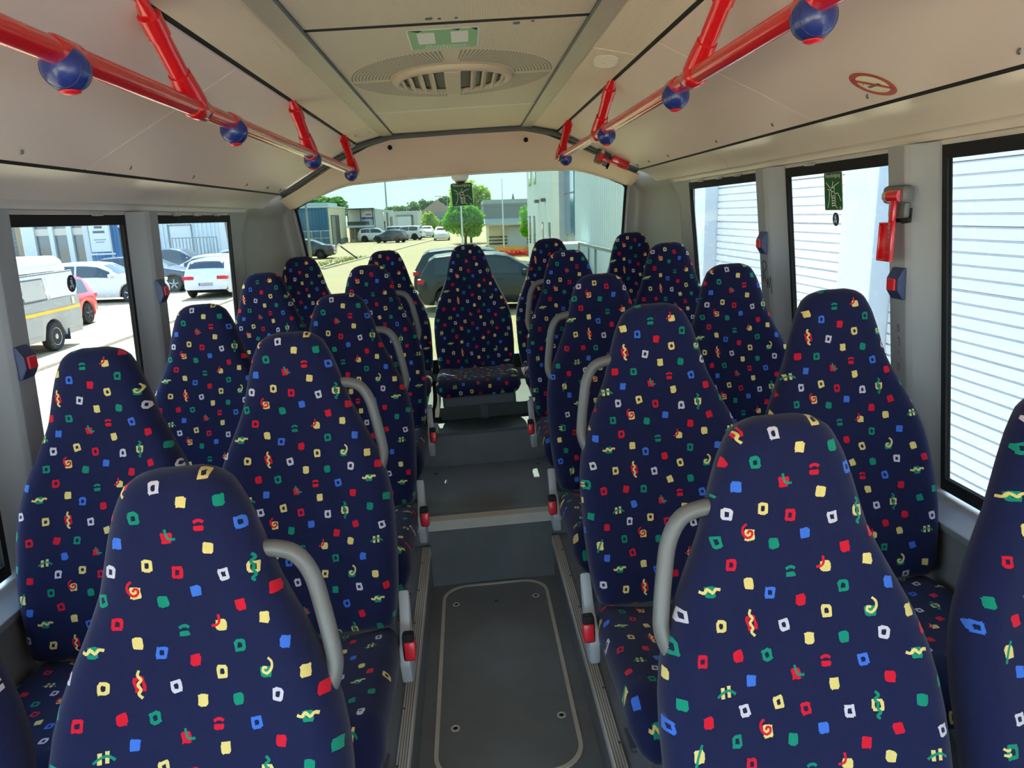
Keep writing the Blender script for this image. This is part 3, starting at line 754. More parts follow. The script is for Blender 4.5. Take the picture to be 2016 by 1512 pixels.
def handle_mesh(s):
    """grey grab loop on the aisle side; s = direction of the aisle in local x"""
    pts = []
    for off, below in ((0.085, 0.128), (0.128, 0.130), (0.158, 0.142), (0.178, 0.175), (0.189, 0.225), (0.198, 0.275), (0.2005, 0.305), (0.193, 0.332), (0.178, 0.352), (0.150, 0.375)):
        t = HB - below*1.037; y, z, ny, nz = back_prof(t)
        pts.append((s*off, y - ny*0.002, z))
    mb = MB(); mb.tube(catmull(pts, 5), 0.0130, 14)
    me_o = mb.build('grab_handle', GREYT, smooth=True); me = me_o.data; bpy.data.objects.remove(me_o); return me
HANDLE = {1: handle_mesh(1), -1: handle_mesh(-1)}
def meshonly(mb, name, material, **k):
    o = mb.build(name, material, **k); me = o.data; bpy.data.objects.remove(o); return me
SIDE = {}
for s in (1, -1):
    d = {}
    prof = [(-0.050, -0.125), (-0.02, -0.135), (0.03, -0.13), (0.05, -0.06), (0.058, 0.02), (0.062, 0.062), (0.050, 0.070), (0.038, 0.05), (0.012, 0.0), (-0.045, -0.03), (-0.062, -0.07)]
    a, b = sorted((s*0.206, s*0.232))
    d['side'] = meshonly(MB().prism(prof, a, b, 'yz'), 'side_panel', LGREY, bevel=0.007, smooth=40)
    a, b = sorted((s*0.216, s*0.244))
    M4 = Matrix.Translation((0, -0.040, -0.030)) @ Matrix.Rotation(math.radians(-8), 4, 'X')
    d['buckle'] = meshonly(MB().bbox((a, -0.015, -0.034), (b, 0.015, 0.034), 0.006).xform(M4), 'buckle', BLACK, smooth=40)
    a2, b2 = sorted((s*0.219, s*0.2465))
    d['button'] = meshonly(MB().bbox((a2+0.001, -0.0175, -0.030), (b2, 0.010, 0.015), 0.004).xform(M4), 'release_button', REDB, smooth=40)
    SIDE[s] = d
FRAME = meshonly(MB().bbox((-0.185, -0.36, -0.135), (0.185, 0.05, -0.075), 0.01), 'seat_frame', DGREY)
ROWS = [(1.04, -0.332, -1.36), (1.78, -0.25, -1.36), (2.505, -0.232, -1.36), (3.285, -0.186, -1.25), (4.04, -0.157, -1.0)]
ORD = ['nearest', 'second', 'third', 'fourth']
def seat(x, row, label, aisle=0, var=0, cv=0, group='patterned bus seats'):
    yt, zt, zf = ROWS[row]
    yb = yt - 0.195; zj = zt - 0.72
    t = empty('passenger_seat', (x, yb, zf)); tag(t, label, 'seat', group)
    h = zj - zf
    hc = h + (0.075 if row == 4 else 0.0)
    put('backrest', BACKS[var], t, (0, 0, h)); cu = put('cushion', CUSHES[cv], t, (0, 0, hc)); cu.scale = (1.03, 1, 0.66) if row == 4 else (1, 1, 1); put('seat_frame', FRAME, t, (0, 0, hc))
    if row < 4:
        s = aisle if aisle else (1 if x < 0 else -1)
        for yy in (-0.24, -0.015):
            lm = MB(); xx = s*0.105
            lm.bbox((xx-0.022, yy-0.02, 0.0), (xx+0.022, yy+0.02, h-0.11), 0.004)
            lm.bbox((xx-0.035, yy-0.04, 0.0), (xx+0.035, yy+0.04, 0.012), 0.003)
            lm.build('leg', DGREY, t)
    if aisle:
        if row < 4: put('grab_handle', HANDLE[aisle], t, (0, 0, h))
        if row < 4:
            put('side_panel', SIDE[aisle]['side'], t, (0, 0, h))
            bk = put('buckle', SIDE[aisle]['buckle'], t, (0, 0, h)); put('release_button', SIDE[aisle]['button'], bk)
    return t
VAR_A = [0, 0, 0, 2]; VAR_W = [1, 1, 0, 1]
for r in range(4):
    for side, nm in ((-1, 'left'), (1, 'right')):
        seat(side*0.45, r, '%s aisle seat on the %s, navy with coloured squares and a grey grab loop' % (ORD[r], nm), aisle=-side, var=(VAR_A[r] if side < 0 else [0, 1, 2, 0][r]), cv=r % 2)
        seat(side*0.915, r, '%s window seat on the %s, navy with coloured squares' % (ORD[r], nm), var=(VAR_W[r] if side < 0 else [2, 1, 0, 2][r]), cv=(r+1) % 2)
for k, (x, w) in enumerate(((-0.912, 'left window end of the rear bench'), (-0.452, 'rear bench, between left end and middle'), (0.0, 'middle of the rear bench, facing the aisle'), (0.455, 'rear bench, between middle and right end'), (0.915, 'right window end of the rear bench'))):
    t = seat(x, 4, 'navy patterned seat at the %s' % w, var=[1, 2, 0, 1, 2][k], cv=k % 2, group='patterned bus seats')
# seat belt of the rear bench
sb = empty('seat_belt', (-0.228, 3.47, -0.995)); tag(sb, 'black seat belt with pale tongue hanging beside the middle rear seat', 'seat belt')
mb = MB(); mb.sheet(lambda u, v: (lerp(-0.02, 0.02, v)+0.005*math.sin(5*u), lerp(0.30, -0.02, u)-0.02*math.sin(3*u), lerp(0.14, 0.0, u**0.6)), 10, 2, (0, 0.002, 0.002)); mb.build('webbing', BLACK, sb)
MB().bbox((-0.012, -0.035, -0.045), (0.012, -0.029, 0.004), 0.002).build('tongue', LGREY, sb)
MB().bbox((-0.035, -0.035, 0.0), (0.03, -0.005, 0.025), 0.006).build('buckle', BLACK, sb)
# ================================================================== fittings
# ---- red ceiling handrails with blue stop-bell balls
for side, nm in ((-1, 'left'), (1, 'right')):
    bx = -0.546 if side < 0 else 0.526; bz = 0.262
    hr = empty('handrail', (bx, 1.7, bz)); tag(hr, 'red ceiling handrail with blue bell balls on the %s' % nm, 'handrail', 'red handrails')
    q = lambda y: y-1.7
    MB().tube([(0, q(-1.2), 0), (0, q(1.0), 0), (0, q(3.0), 0), (0, q(3.93), 0)], 0.0185, 20).build('bar', REDP, hr, smooth=40)
    MB().lathe([(0.018, 0), (0.0185, 0.004), (0.012, 0.010)], 20, 'y', c=(0, q(3.93), 0)).build('end_cap', REDP, hr, smooth=60)
    tops = [(0.40, 0.56), (1.47, 1.645), (2.65, 2.81), (3.70, 3.885)]
    for (ya, yb) in tops:
        tp = Vector((side*0.556-bx, q(ya), 0.424-bz)); bt = Vector((0, q(yb), 0)); d = (bt-tp).normalized()
        st = MB(); st.tube([tp + d*0.03, bt - d*0.03], 0.0195, 16); so = st.build('stanchion', REDP, hr, smooth=40)
        bk = MB()
        a = d.orthogonal().normalized()
        bk.tube([tp + d*0.028, tp + d*0.070], 0.0225, 16)
        def flat(u, v):
            k = u; w = lerp(0.026, 0.022, k); th = lerp(0.011, 0.0215, k); an = 2*math.pi*v
            c = tp.lerp(tp + d*0.045, k) + Vector((0, -0.004*(1-k), 0.004*(1-k)))
            return tuple(c + Vector((th*math.cos(an), w*math.sin(an)*0.9, -th*0.3*math.cos(an))))
        bk.grid(flat, 8, 16)
        bk.lathe([(0.014, -0.003), (0.014, 0.004)], 12, c=tuple(tp))
        bk.build('top_bracket', REDP, so, smooth=45)
        cl = MB(); cl.tube([bt - d*0.085, bt - d*0.045, bt - d*0.012], [0.0225, 0.0265, 0.0275], 16)
        cl.tube([bt + Vector((0, -0.036, 0)), bt + Vector((0, -0.03, 0)), bt + Vector((0, 0.03, 0)), bt + Vector((0, 0.036, 0))], [0.0205, 0.0235, 0.0235, 0.0205], 20)
        c = cl.build('clamp', REDP, so, smooth=45)
    balls = (1.125, 1.885, 2.82, 3.75) if side < 0 else (1.09, 1.78, 2.63, 3.68)
    for yb in (0.35,) + balls:
        c = (0, q(yb), -0.019)
        n = 14; prof = [(0.0325*math.sin(math.pi*(k+0.001)/n), -0.0325*math.cos(math.pi*(k+0.001)/n)) for k in range(n+1)]
        b = MB().lathe(prof, 28, c=c).build('bell_ball', BLUEP, hr, smooth=True)
        MB().lathe([(0.0150*math.cos(t_), -0.0295 - 0.006*math.sin(t_)) for t_ in np.linspace(0, 1.5, 6)], 20, c=c).build('red_button', REDB, b, smooth=True)
        sd2 = MB().tube([(0, q(yb)-0.034, 0.002), (0, q(yb)-0.028, 0.002), (0, q(yb)+0.028, 0.002), (0, q(yb)+0.034, 0.002)], [0.0188, 0.0205, 0.0205, 0.0188], 20)
        sd2.build('saddle', REDP, b, smooth=40)
        gr = MB()
        for k in (-1, 0, 1):
            ang = k*0.5
            gr.tube([(0.0398*math.cos(t_)*math.cos(ang), q(yb) + 0.0398*math.sin(ang), -0.0155 + 0.0398*math.sin(t_)*math.cos(ang)) for t_ in np.linspace(-0.2*math.pi-0.5, -math.pi*0.8+0.5-0.0, 12)][:0] or
                    [(0.0323*math.sin(t_)*math.cos(ang), q(yb) + 0.0323*math.sin(ang), -0.019 - 0.0323*math.cos(t_)*math.cos(ang)) for t_ in np.linspace(-1.9, 1.9, 20)], 0.0009, 5)
        gr.build('rib', NAVYP, b, smooth=True)
# ---- ceiling vent
v = empty('ceiling_vent', (0, 2.60, 0.46)); tag(v, 'round cream air vent with slanted blades in the ceiling', 'vent')
def el(r, n=48): return [(r*math.cos(2*math.pi*k/n), 1.1*r*math.sin(2*math.pi*k/n)) for k in range(n)]
mb = MB()
rad = [(0.205, 0.0), (0.206, -0.006), (0.200, -0.014), (0.188, -0.018), (0.178, -0.014), (0.176, -0.001)]
n = 56
vs = []
for r, z in rad:
    vs += [(r*math.cos(2*math.pi*k/n), 1.1*r*math.sin(2*math.pi*k/n), z) for k in range(n)]
mb.add(vs, [(i*n+k, i*n+(k+1) % n, (i+1)*n+(k+1) % n, (i+1)*n+k) for i in range(len(rad)-1) for k in range(n)])
mb.build('rim', VENTM, v, smooth=True)
MB().prism(el(0.178), -0.003, -0.0005, 'xy').build('cavity_shade', DARK, v)  # flat dark disc stands in for the shaded depth behind the blades
MB().bbox((-0.027, -0.192, -0.019), (0.027, 0.192, -0.003), 0.003).build('centre_bar', VENTM, v)
for sx in (-1, 1):
    for x in (0.062, 0.098, 0.134, 0.162):
        hl = 1.1*math.sqrt(max(0, 0.177**2 - x*x))
        mb = MB(); mb.prism([(sx*(x-0.004), -0.018), (sx*(x+0.004), -0.018), (sx*(x+0.020), -0.003), (sx*(x+0.012), -0.003)], -hl, hl, 'xz')
        mb.build('blade', VENTM, v, bevel=0.002)
# ---- ceiling lamps
for (x, y, nm) in ((0.478, 2.36, 'right'), (-0.478, 3.82, 'left')):
    sgn = 1 if x > 0 else -1
    lm = empty('ceiling_lamp', (x, y, 0.4402 if abs(x) < 0.48 else 0.438)); tag(lm, 'small oval ribbed lamp lens in the %s ceiling strip' % nm, 'lamp', 'oval ceiling lamps')
    lm.rotation_euler = (0, sgn*math.atan2(0.03, 0.137), 0)
    LENS = mat('lamp_lens', rgb(226, 218, 206), 0.25)
    MB().bbox((-0.062, -0.13, -0.002), (0.062, 0.13, 0.002), 0.001).build('plate', RIB2, lm)
    n = 12; mb = MB()
    mb.grid(lambda u, w: (0.040*math.sin(math.pi*u/2)*math.cos(2*math.pi*w), 0.085*math.sin(math.pi*u/2)*math.sin(2*math.pi*w), -0.002-0.010*math.cos(math.pi*u/2)), 6, 28)
    mb.build('lens', LENS, lm, smooth=True)
    for k in range(9):
        yy = -0.064 + k*0.016; hw = 0.038*math.sqrt(1-(yy/0.085)**2)
        MB().tube([(hw*t_, yy, -0.002-0.0105*math.sqrt(max(0, 1-(yy/0.085)**2-(0.95*t_)**2*(1-(yy/0.085)**2)))) for t_ in np.linspace(-1, 1, 9)], 0.0022, 6).build('rib', LENS, lm, smooth=True)
# ---- stickers
def hand_lines(mb, w, h, ax1, ax2, o, sw):
    """hand gripping a hammer that breaks a pane: white line drawing inside a w x h field"""
    def R(pts): ribbon(mb, [(a*w, b*h) for a, b in catmull2(pts)], sw, ax1, ax2, o)
    R([(-0.38, 0.30), (-0.16, 0.14)]); R([(-0.30, 0.10), (-0.12, 0.08)]); R([(0.02, 0.32), (-0.06, 0.14)]); R([(0.34, 0.28), (0.10, 0.20), (0.0, 0.12)])
    R([(-0.10, 0.13), (0.04, 0.16), (0.08, 0.08), (0.02, 0.03), (-0.10, 0.05), (-0.10, 0.13)])
    R([(-0.06, 0.04), (-0.10, -0.08), (-0.04, -0.14)]); R([(-0.20, 0.06), (-0.22, -0.20), (-0.32, -0.42)])
    for k in range(4):
        R([(-0.08, -0.10-0.07*k), (0.06, -0.08-0.07*k), (0.12, -0.12-0.07*k), (0.04, -0.15-0.07*k), (-0.08, -0.14-0.07*k)])
    R([(0.04, 0.02), (0.14, -0.04), (0.26, -0.02), (0.42, -0.24)]); R([(-0.06, -0.38), (0.10, -0.36), (0.22, -0.44)])
    R([(0.34, -0.42), (0.38, -0.40), (0.40, -0.44), (0.35, -0.45)])
def catmull2(pts): return [(p.x, p.y) for p in catmull([(a, b, 0) for a, b in pts], 3)]
def rpoly(mb, w, h, r, ax1, ax2, o, th=0.0008, mi=0):
    a1 = Vector(ax1); a2 = Vector(ax2); nn = a1.cross(a2).normalized()*th; o = Vector(o)
    pts = rrect(-w/2, w/2, -h/2, h/2, r, 5); n = len(pts)
    vs = [o + a1*x + a2*y for x, y in pts]; vs += [p+nn for p in vs]
    mb.add(vs, [tuple(range(n)), tuple(range(2*n-1, n-1, -1))] + [(i, (i+1) % n, n+(i+1) % n, n+i) for i in range(n)], mi)
def exit_sticker(loc, w, h, ax1, ax2, label):
    t = empty('exit_sticker', loc); tag(t, label, 'sticker')
    mb = MB(); rpoly(mb, w, h, 0.008, ax1, ax2, (0, 0, 0)); mb.build('border', WHITE, t)
    mb = MB(); rpoly(mb, w-0.005, h-0.005, 0.007, ax1, ax2, Vector(ax1).cross(Vector(ax2))*0.0006); mb.build('field', GREEN, t)
    nz = Vector(ax1).cross(Vector(ax2)).normalized()
    text_mesh('Nooduitgang', w*0.155, ax1, ax2, Vector(ax2)*(h*0.40) + nz*0.0012).build('lettering', WHITE, t)
    mb = MB(); hand_lines(mb, w, h*0.92, ax1, ax2, nz*0.0014 - Vector(ax2)*h*0.04, w*0.022); mb.build('hand_drawing', WHITE, t)
    return t
exit_sticker((-0.002, 4.356, 0.126), 0.128, 0.132, (1, 0, 0), (0, 0, 1), 'square green emergency exit sticker on the rear window')
zs = -0.004; upv = Vector((-0.068, 0, 1)).normalized()
exit_sticker((WX(zs)+0.0045, 2.225, zs), 0.112, 0.118, (0, -1, 0), tuple(upv), 'green emergency exit sticker on the right side window')
def belt_sticker(loc, ax1, ax2, label, r=0.021):
    t = empty('seat_belt_sticker', loc); tag(t, label, 'sticker', 'round seat belt stickers')
    a1, a2 = Vector(ax1), Vector(ax2); nn = a1.cross(a2).normalized()
    n = 32; mb = MB(); vs = [a1*r*math.cos(2*math.pi*k/n)*0.92 + a2*r*math.sin(2*math.pi*k/n) for k in range(n)]
    mb.add([tuple(v_) for v_ in vs] + [tuple(v_+nn*0.0008) for v_ in vs], [tuple(range(n)), tuple(range(2*n-1, n-1, -1))] + [(i, (i+1) % n, n+(i+1) % n, n+i) for i in range(n)])
    mb.build('disc', mat('sticker_navy', rgb(24, 36, 74), 0.4), t)
    mb = MB(); o = nn*0.0012
    ribbon(mb, [(0.001, 0.55*r), (0.001, 0.70*r)], 0.30*r, a1, a2, o); ribbon(mb, [(0.0, 0.45*r), (0.0, -0.1*r)], 0.34*r, a1, a2, o)
    ribbon(mb, [(-0.3*r, 0.35*r), (0.35*r, -0.25*r)], 0.10*r, a1, a2, o); ribbon(mb, [(-0.4*r, -0.25*r), (0.0, -0.3*r), (0.4*r, -0.25*r)], 0.18*r, a1, a2, o)
    ribbon(mb, [(-0.35*r, -0.3*r), (-0.4*r, -0.6*r)], 0.15*r, a1, a2, o); ribbon(mb, [(0.2*r, -0.3*r), (0.3*r, -0.6*r)], 0.15*r, a1, a2, o)
    mb.build('pictogram', WHITE, t)
belt_sticker((WX(-0.09)+0.0045, 2.215, -0.090), (0, -1, 0), tuple(upv), 'round dark blue seat belt sticker below the green window sticker')
belt_sticker((-WX(-0.11)-0.0045, 2.17, -0.110), (0, 1, 0), (0.068, 0, 1), 'round dark blue seat belt sticker on the left window', 0.025)
# torn sticker on the ceiling
t = empty('ceiling_sticker', (-0.015, 2.05, 0.4595)); tag(t, 'pale green torn sticker with two white patches on the ceiling', 'sticker')
mb = MB(); rpoly(mb, 0.186, 0.215, 0.006, (1, 0, 0), (0, -1, 0), (0, 0, 0)); mb.build('border', WHITE, t)
mb = MB(); rpoly(mb, 0.178, 0.206, 0.005, (1, 0, 0), (0, -1, 0), (0, 0, -0.0006)); mb.build('field', PALEGREEN, t)
for x in (-0.045, 0.042):
    mb = MB(); rpoly(mb, 0.045, 0.115, 0.003, (1, 0, 0), (0, -1, 0), (x, -0.02, -0.0012)); mb.build('white_patch', WHITE, t)
for x0, x1, yy in ((-0.088, -0.05, -0.098), (0.02, 0.045, -0.100), (0.07, 0.088, -0.092)):
    mb = MB(); mb.add([(x0, -0.105, -0.0016), (x1, -0.105, -0.0016), ((x0+x1)/2+0.006, yy+0.012, -0.0016)], [(0, 1, 2)]); mb.build('tear', BLACK, t)
text_mesh('Nooduitgang', 0.021, (1, 0, 0), (0, -1.7, 0), (0.005, 0.062, -0.0014)).build('lettering', WHITE, t)
mb = MB()
for yy, wd in ((0.082, 0.055), (0.094, 0.062)):
    for k in range(14):
        x = -wd + 2*wd*k/13; ribbon(mb, [(x-0.0022, -yy), (x+0.0022, -yy)], 0.003, (1, 0, 0), (0, -1, 0), (0.003, 0, -0.0014))
mb.build('small_print', WHITE, t)
# no smoking sign on the right ceiling panel
ed = Vector((0.438, 0, -0.228)).normalized(); a1 = Vector((0, -1, 0)); a2 = -ed; nn = a1.cross(a2)
c0 = Vector((0.562 + 0.438*0.85, 1.645, 0.418 - 0.228*0.85)) + nn*0.0008
t = empty('no_smoking_sign', c0); tag(t, 'round red and white no smoking sign on the right ceiling panel', 'sign')
def disc(mb, r, o, n=40, r0=0.0):
    for_ = [(r*math.cos(2*math.pi*k/n), r*math.sin(2*math.pi*k/n)) for k in range(n)]
    o = Vector(o)
    if r0:
        inn = [(r0*math.cos(2*math.pi*k/n), r0*math.sin(2*math.pi*k/n)) for k in range(n)]
        vs = [o + a1*x + a2*y for x, y in for_] + [o + a1*x + a2*y for x, y in inn]
        mb.add(vs, [(i, (i+1) % n, n+(i+1) % n, n+i) for i in range(n)])
    else:
        vs = [o + a1*x + a2*y for x, y in for_]; vs += [p+nn*0.0006 for p in vs]
        mb.add(vs, [tuple(range(n)), tuple(range(2*n-1, n-1, -1))] + [(i, (i+1) % n, n+(i+1) % n, n+i) for i in range(n)])
CREAM = mat('sign_cream', rgb(236, 226, 200), 0.5); SRED = mat('sign_red', rgb(176, 62, 58), 0.5)
mb = MB(); disc(mb, 0.056, (0, 0, 0)); mb.build('disc', CREAM, t)
mb = MB(); disc(mb, 0.054, nn*0.0011, r0=0.039); ribbon(mb, [(-0.032, 0.032), (0.032, -0.032)], 0.009, a1, a2, nn*0.0013); mb.build('red_ring', SRED, t)
mb = MB(); ribbon(mb, [(-0.026, -0.006), (0.018, -0.006)], 0.008, a1, a2, nn*0.0009, th=0.0002); ribbon(mb, [(-0.028, 0.006), (-0.02, 0.012), (-0.026, 0.02)], 0.002, a1, a2, nn*0.0009, th=0.0002); mb.build('cigarette', DGREY, t)
# ---- stop buttons on the pillars
def stop_button(side, y, z, label):
    t = empty('stop_button', (side*(WX(z)-0.055), y, z)); tag(t, label, 'button', 'stop buttons on the pillars')
    i = -side
    prof = [(0, -0.042), (0, 0.042), (0.008*i, 0.040), (0.022*i, 0.014), (0.022*i, -0.016), (0.008*i, -0.040)]
    MB().prism(prof, -0.026, 0.026, 'xz').build('housing', NAVYP, t, bevel=0.003)
    a, b = sorted((i*0.017, i*0.027)); MB().bbox((a, -0.017, -0.016), (b, 0.017, 0.014), 0.002).build('red_button', REDB, t)
stop_button(1, 1.783, -0.247, 'blue stop button with red key on the right pillar below the hammer')
stop_button(1, 2.628, -0.173, 'blue stop button with red key on the far right pillar')
stop_button(-1, 1.788, -0.272, 'blue stop button with red key on the left pillar at the picture edge')
stop_button(-1, 2.625, -0.183, 'blue stop button with red key on the left pillar between the windows')
# ---- emergency hammers
def hammer(loc, M, label):
    t = empty('emergency_hammer', loc); tag(t, label, 'hammer', 'emergency hammers')
    h = MB()
    # local: x out of the wall, y along the hammer head, z up
    h.bbox((0.0, -0.036, -0.045), (0.030, 0.036, 0.012), 0.008); h.bbox((0.0, -0.046, -0.010), (0.052, 0.046, 0.034), 0.012)
    h.xform(M).build('cradle', HGREY, t, smooth=40)
    k = MB()
    for j in range(4): k.box((0.030, 0.008, -0.040+j*0.008), (0.0315, 0.030, -0.0385+j*0.008))
    k.xform(M).build('grip_line', BLACK, t)
    r = MB(); r.tube([(0.055, -0.036, 0.008), (0.055, 0.012, 0.008)], 0.014, 16); r.bbox((0.046, -0.022, -0.060), (0.062, -0.002, 0.004), 0.004)
    r.bbox((0.046, -0.024, -0.150), (0.062, -0.006, -0.052), 0.003); r.bbox((0.046, 0.030, -0.150), (0.062, 0.036, -0.062), 0.002)
    r.bbox((0.046, -0.024, -0.153), (0.062, 0.036, -0.146), 0.003); r.bbox((0.046, -0.006, -0.062), (0.062, 0.036, -0.056), 0.002)
    r.bbox((0.046, -0.008, -0.150), (0.050, 0.032, -0.058), 0.001)
    ho = r.xform(M).build('hammer', REDP, t, smooth=40)
    for j in range(9):
        MB().box((0.0625, -0.024, -0.146+j*0.010), (0.0635, -0.006, -0.1445+j*0.010)).xform(M).build('rib', mat('dark_red', rgb(150, 18, 26), 0.4), ho)
    MB().tube([(0.055, 0.012, 0.008), (0.055, 0.030, 0.008), (0.055, 0.036, 0.008)], [0.012, 0.0115, 0.004], 14).xform(M).build('steel_tip', mat('tip_beige', rgb(200, 186, 160), 0.35, metal=0.3), ho, smooth=40)
    MB().tube([(0.02, -0.05, -0.05), (0.02, -0.02, -0.052)], 0.006, 8).xform(M).build('bracket', BLACK, t)
    MB().bbox((0.0, -0.04, -0.055), (0.008, 0.03, -0.02), 0.002).xform(M).build('plate', BLACK, t)
M = Matrix.Scale(-0.62, 4, (1, 0, 0)) @ Matrix.Rotation(math.radians(-3.9), 4, 'Y')
hammer((WX(-0.04)-0.055, 1.764, -0.037), M, 'red emergency hammer in a grey cradle on the right pillar')
Mr = Matrix.Rotation(math.radians(66), 4, 'Y') @ Matrix.Identity(4)
dirv = Vector((0.150, 0.0, -0.069)).normalized()      # handle points outwards and down along the header
zl = -dirv; xl = Vector((0, -1, 0)); yl = zl.cross(xl)
Mr = Matrix(((xl.x, yl.x, zl.x, 0), (xl.y, yl.y, zl.y, 0), (xl.z, yl.z, zl.z, 0), (0, 0, 0, 1)))
hammer((0.785, 4.10, 0.268), Mr, 'red emergency hammer lying in the dark gap above the rear window')
# ---- camera dome above the rear window
t = empty('camera_dome', (-0.005, 4.305, 0.232)); tag(t, 'white dome camera under the rear header', 'camera')
MB().lathe([(0.046, 0.006), (0.050, -0.004), (0.048, -0.016), (0.040, -0.026), (0.030, -0.030)], 28).build('base', WHITE, t, smooth=True)
MB().lathe([(0.030*math.cos(a), -0.028-0.026*math.sin(a)) for a in np.linspace(0, 1.5, 8)], 24).build('lens_cover', mat('smoked_dome', rgb(60, 48, 44), 0.08), t, smooth=True)
MB().lathe([(0.031, -0.026), (0.033, -0.030), (0.030, -0.034)], 24).build('ring', LGREY, t, smooth=True)
# ---- scribbles on the right pillars
SCR = mat('marker_black', rgb(62, 60, 60), 0.7); PUR = mat('marker_purple', rgb(146, 92, 134), 0.7)
g = MB(); pz = -0.29; ax = (0, -1, 0); az = tuple(Vector((-0.068, 0, 1)).normalized())
o3 = (WX(pz)-0.0556, 2.635, pz)
for pts in ([(-0.02, 0.03), (-0.022, -0.03)], [(-0.03, 0.035), (-0.01, 0.05), (0.012, 0.04), (0.006, 0.018), (-0.014, 0.004), (0.012, -0.036)], [(0.014, -0.05), (0.022, -0.01), (0.03, -0.05), (0.045, -0.005), (0.05, -0.07)]):
    ribbon(g, catmull2(pts), 0.0045, ax, az, o3)
o = g.build('marker_scribble', SCR); tag(o, 'dark marker scribble on the far right pillar', 'graffiti')
g = MB(); pz = -0.41; o3 = (WX(pz)-0.0556, 1.792, pz)
for pts in ([(0.0, 0.055), (-0.005, 0.045), (0.0, 0.034), (0.006, 0.044), (0.0, 0.055)], [(-0.006, 0.018), (0.004, 0.016), (0.004, 0.004)], [(0.004, 0.022), (0.004, -0.004)], [(0.0, -0.018), (0.001, -0.026)], [(0.0, -0.05), (-0.005, -0.06), (0.0, -0.07), (0.006, -0.06), (0.0, -0.05)]):
    ribbon(g, catmull2(pts), 0.0022, ax, az, o3)
o = g.build('marker_scribble', PUR); tag(o, 'faint purple marker scribble on the near right pillar', 'graffiti')
# ---- crumbs on the right platform
cr = MB(); R2 = random.Random(3)
for k in range(60):
    x = 0.31 + R2.random()*0.05; y = 1.75 + R2.random()*0.5; r = 0.0015 + 0.002*R2.random()
    cr.lathe([(r*0.6, 0), (r, r*0.6), (r*0.4, r*1.1)], 5, c=(x, y, -1.36))
o = cr.build('crumbs', mat('crumb', rgb(178, 156, 96), 0.9)); tag(o, 'yellowish crumbs scattered beside the right aisle strip', 'crumbs', kind='stuff')
# ================================================================== outside (built level, then leaned by the bus's own tilt)
GZ = -2.70                 # street level below the eye
TILT = math.radians(2.2)
CONC = mat('concrete_kerb', rgb(186, 176, 160), 0.9, var=0.12, vscale=6)
def paving():
    m = mat('brick_paving', rgb(170, 158, 134), 0.9)
    n = m.node_tree.nodes; l = m.node_tree.links; b = n['Principled BSDF']
    tc = n.new('ShaderNodeTexCoord'); br = n.new('ShaderNodeTexBrick'); br.inputs['Scale'].default_value = 1.0
    br.inputs['Brick Width'].default_value = 0.22; br.inputs['Row Height'].default_value = 0.11; br.inputs['Mortar Size'].default_value = 0.006
    br.inputs['Color1'].default_value = rgb(194, 174, 132); br.inputs['Color2'].default_value = rgb(180, 162, 124); br.inputs['Mortar'].default_value = rgb(118, 108, 92)
    l.new(tc.outputs['Object'], br.inputs['Vector'])
    nz = n.new('ShaderNodeTexNoise'); nz.inputs['Scale'].default_value = 0.35; nz.inputs['Detail'].default_value = 6; l.new(tc.outputs['Object'], nz.inputs['Vector'])
    mx = n.new('ShaderNodeMix'); mx.data_type = 'RGBA'; mx.blend_type = 'MULTIPLY'; mx.inputs[0].default_value = 0.35
    l.new(br.outputs['Color'], mx.inputs[6]); l.new(nz.outputs['Color'], mx.inputs[7]); l.new(mx.outputs[2], b.inputs['Base Color'])
    return m
g = MB().box((-150, -40, GZ-0.3), (90, 320, GZ)).build('ground', paving()); struct(g, 'pale brick paved street and yard', ext=True)
kb = empty('kerb', (-8.55, 14, GZ)); struct(kb, 'concrete kerb along the left side of the street', ext=True)
ks = meshonly(MB().bbox((-0.07, 0.004, 0), (0.07, 0.996, 0.07), 0.012), 'kerb_stone', CONC)
for k in range(-6, 34): put('kerb_stone', ks, kb, (0, k, 0))
kb2 = empty('kerb', (-8.2, 41.8, GZ)); struct(kb2, 'kerb curving across the far yard', ext=True)
ks2 = meshonly(MB().bbox((-0.1, 0.01, 0), (0.1, 1.99, 0.08), 0.012), 'kerb_stone', CONC)
ang = math.atan2(-4.76+8.21, 79.62-41.77)
for k in range(24):
    o = put('kerb_stone', ks2, kb2, (math.sin(ang)*2*k, math.cos(ang)*2*k, 0)); o.rotation_euler = (0, 0, -ang)
gs = MB(); RG = random.Random(11)
for k in range(700):
    t = RG.random(); x = lerp(-10.5, -8.2, RG.random()**0.6) + t*1.0; y = 42.5 + t*12
    h = 0.06 + 0.12*RG.random(); a = RG.random()*6.3
    gs.add([(x-0.03*math.cos(a), y-0.03*math.sin(a), GZ), (x+0.03*math.cos(a), y+0.03*math.sin(a), GZ), (x+0.05*RG.uniform(-1, 1), y, GZ+h)], [(0, 1, 2)])
o = gs.build('grass_tufts', mat('dry_grass', rgb(150, 158, 84), 0.9), recalc=False); tag(o, 'dry grass tufts along the far kerb', 'grass', kind='stuff', ext=True)
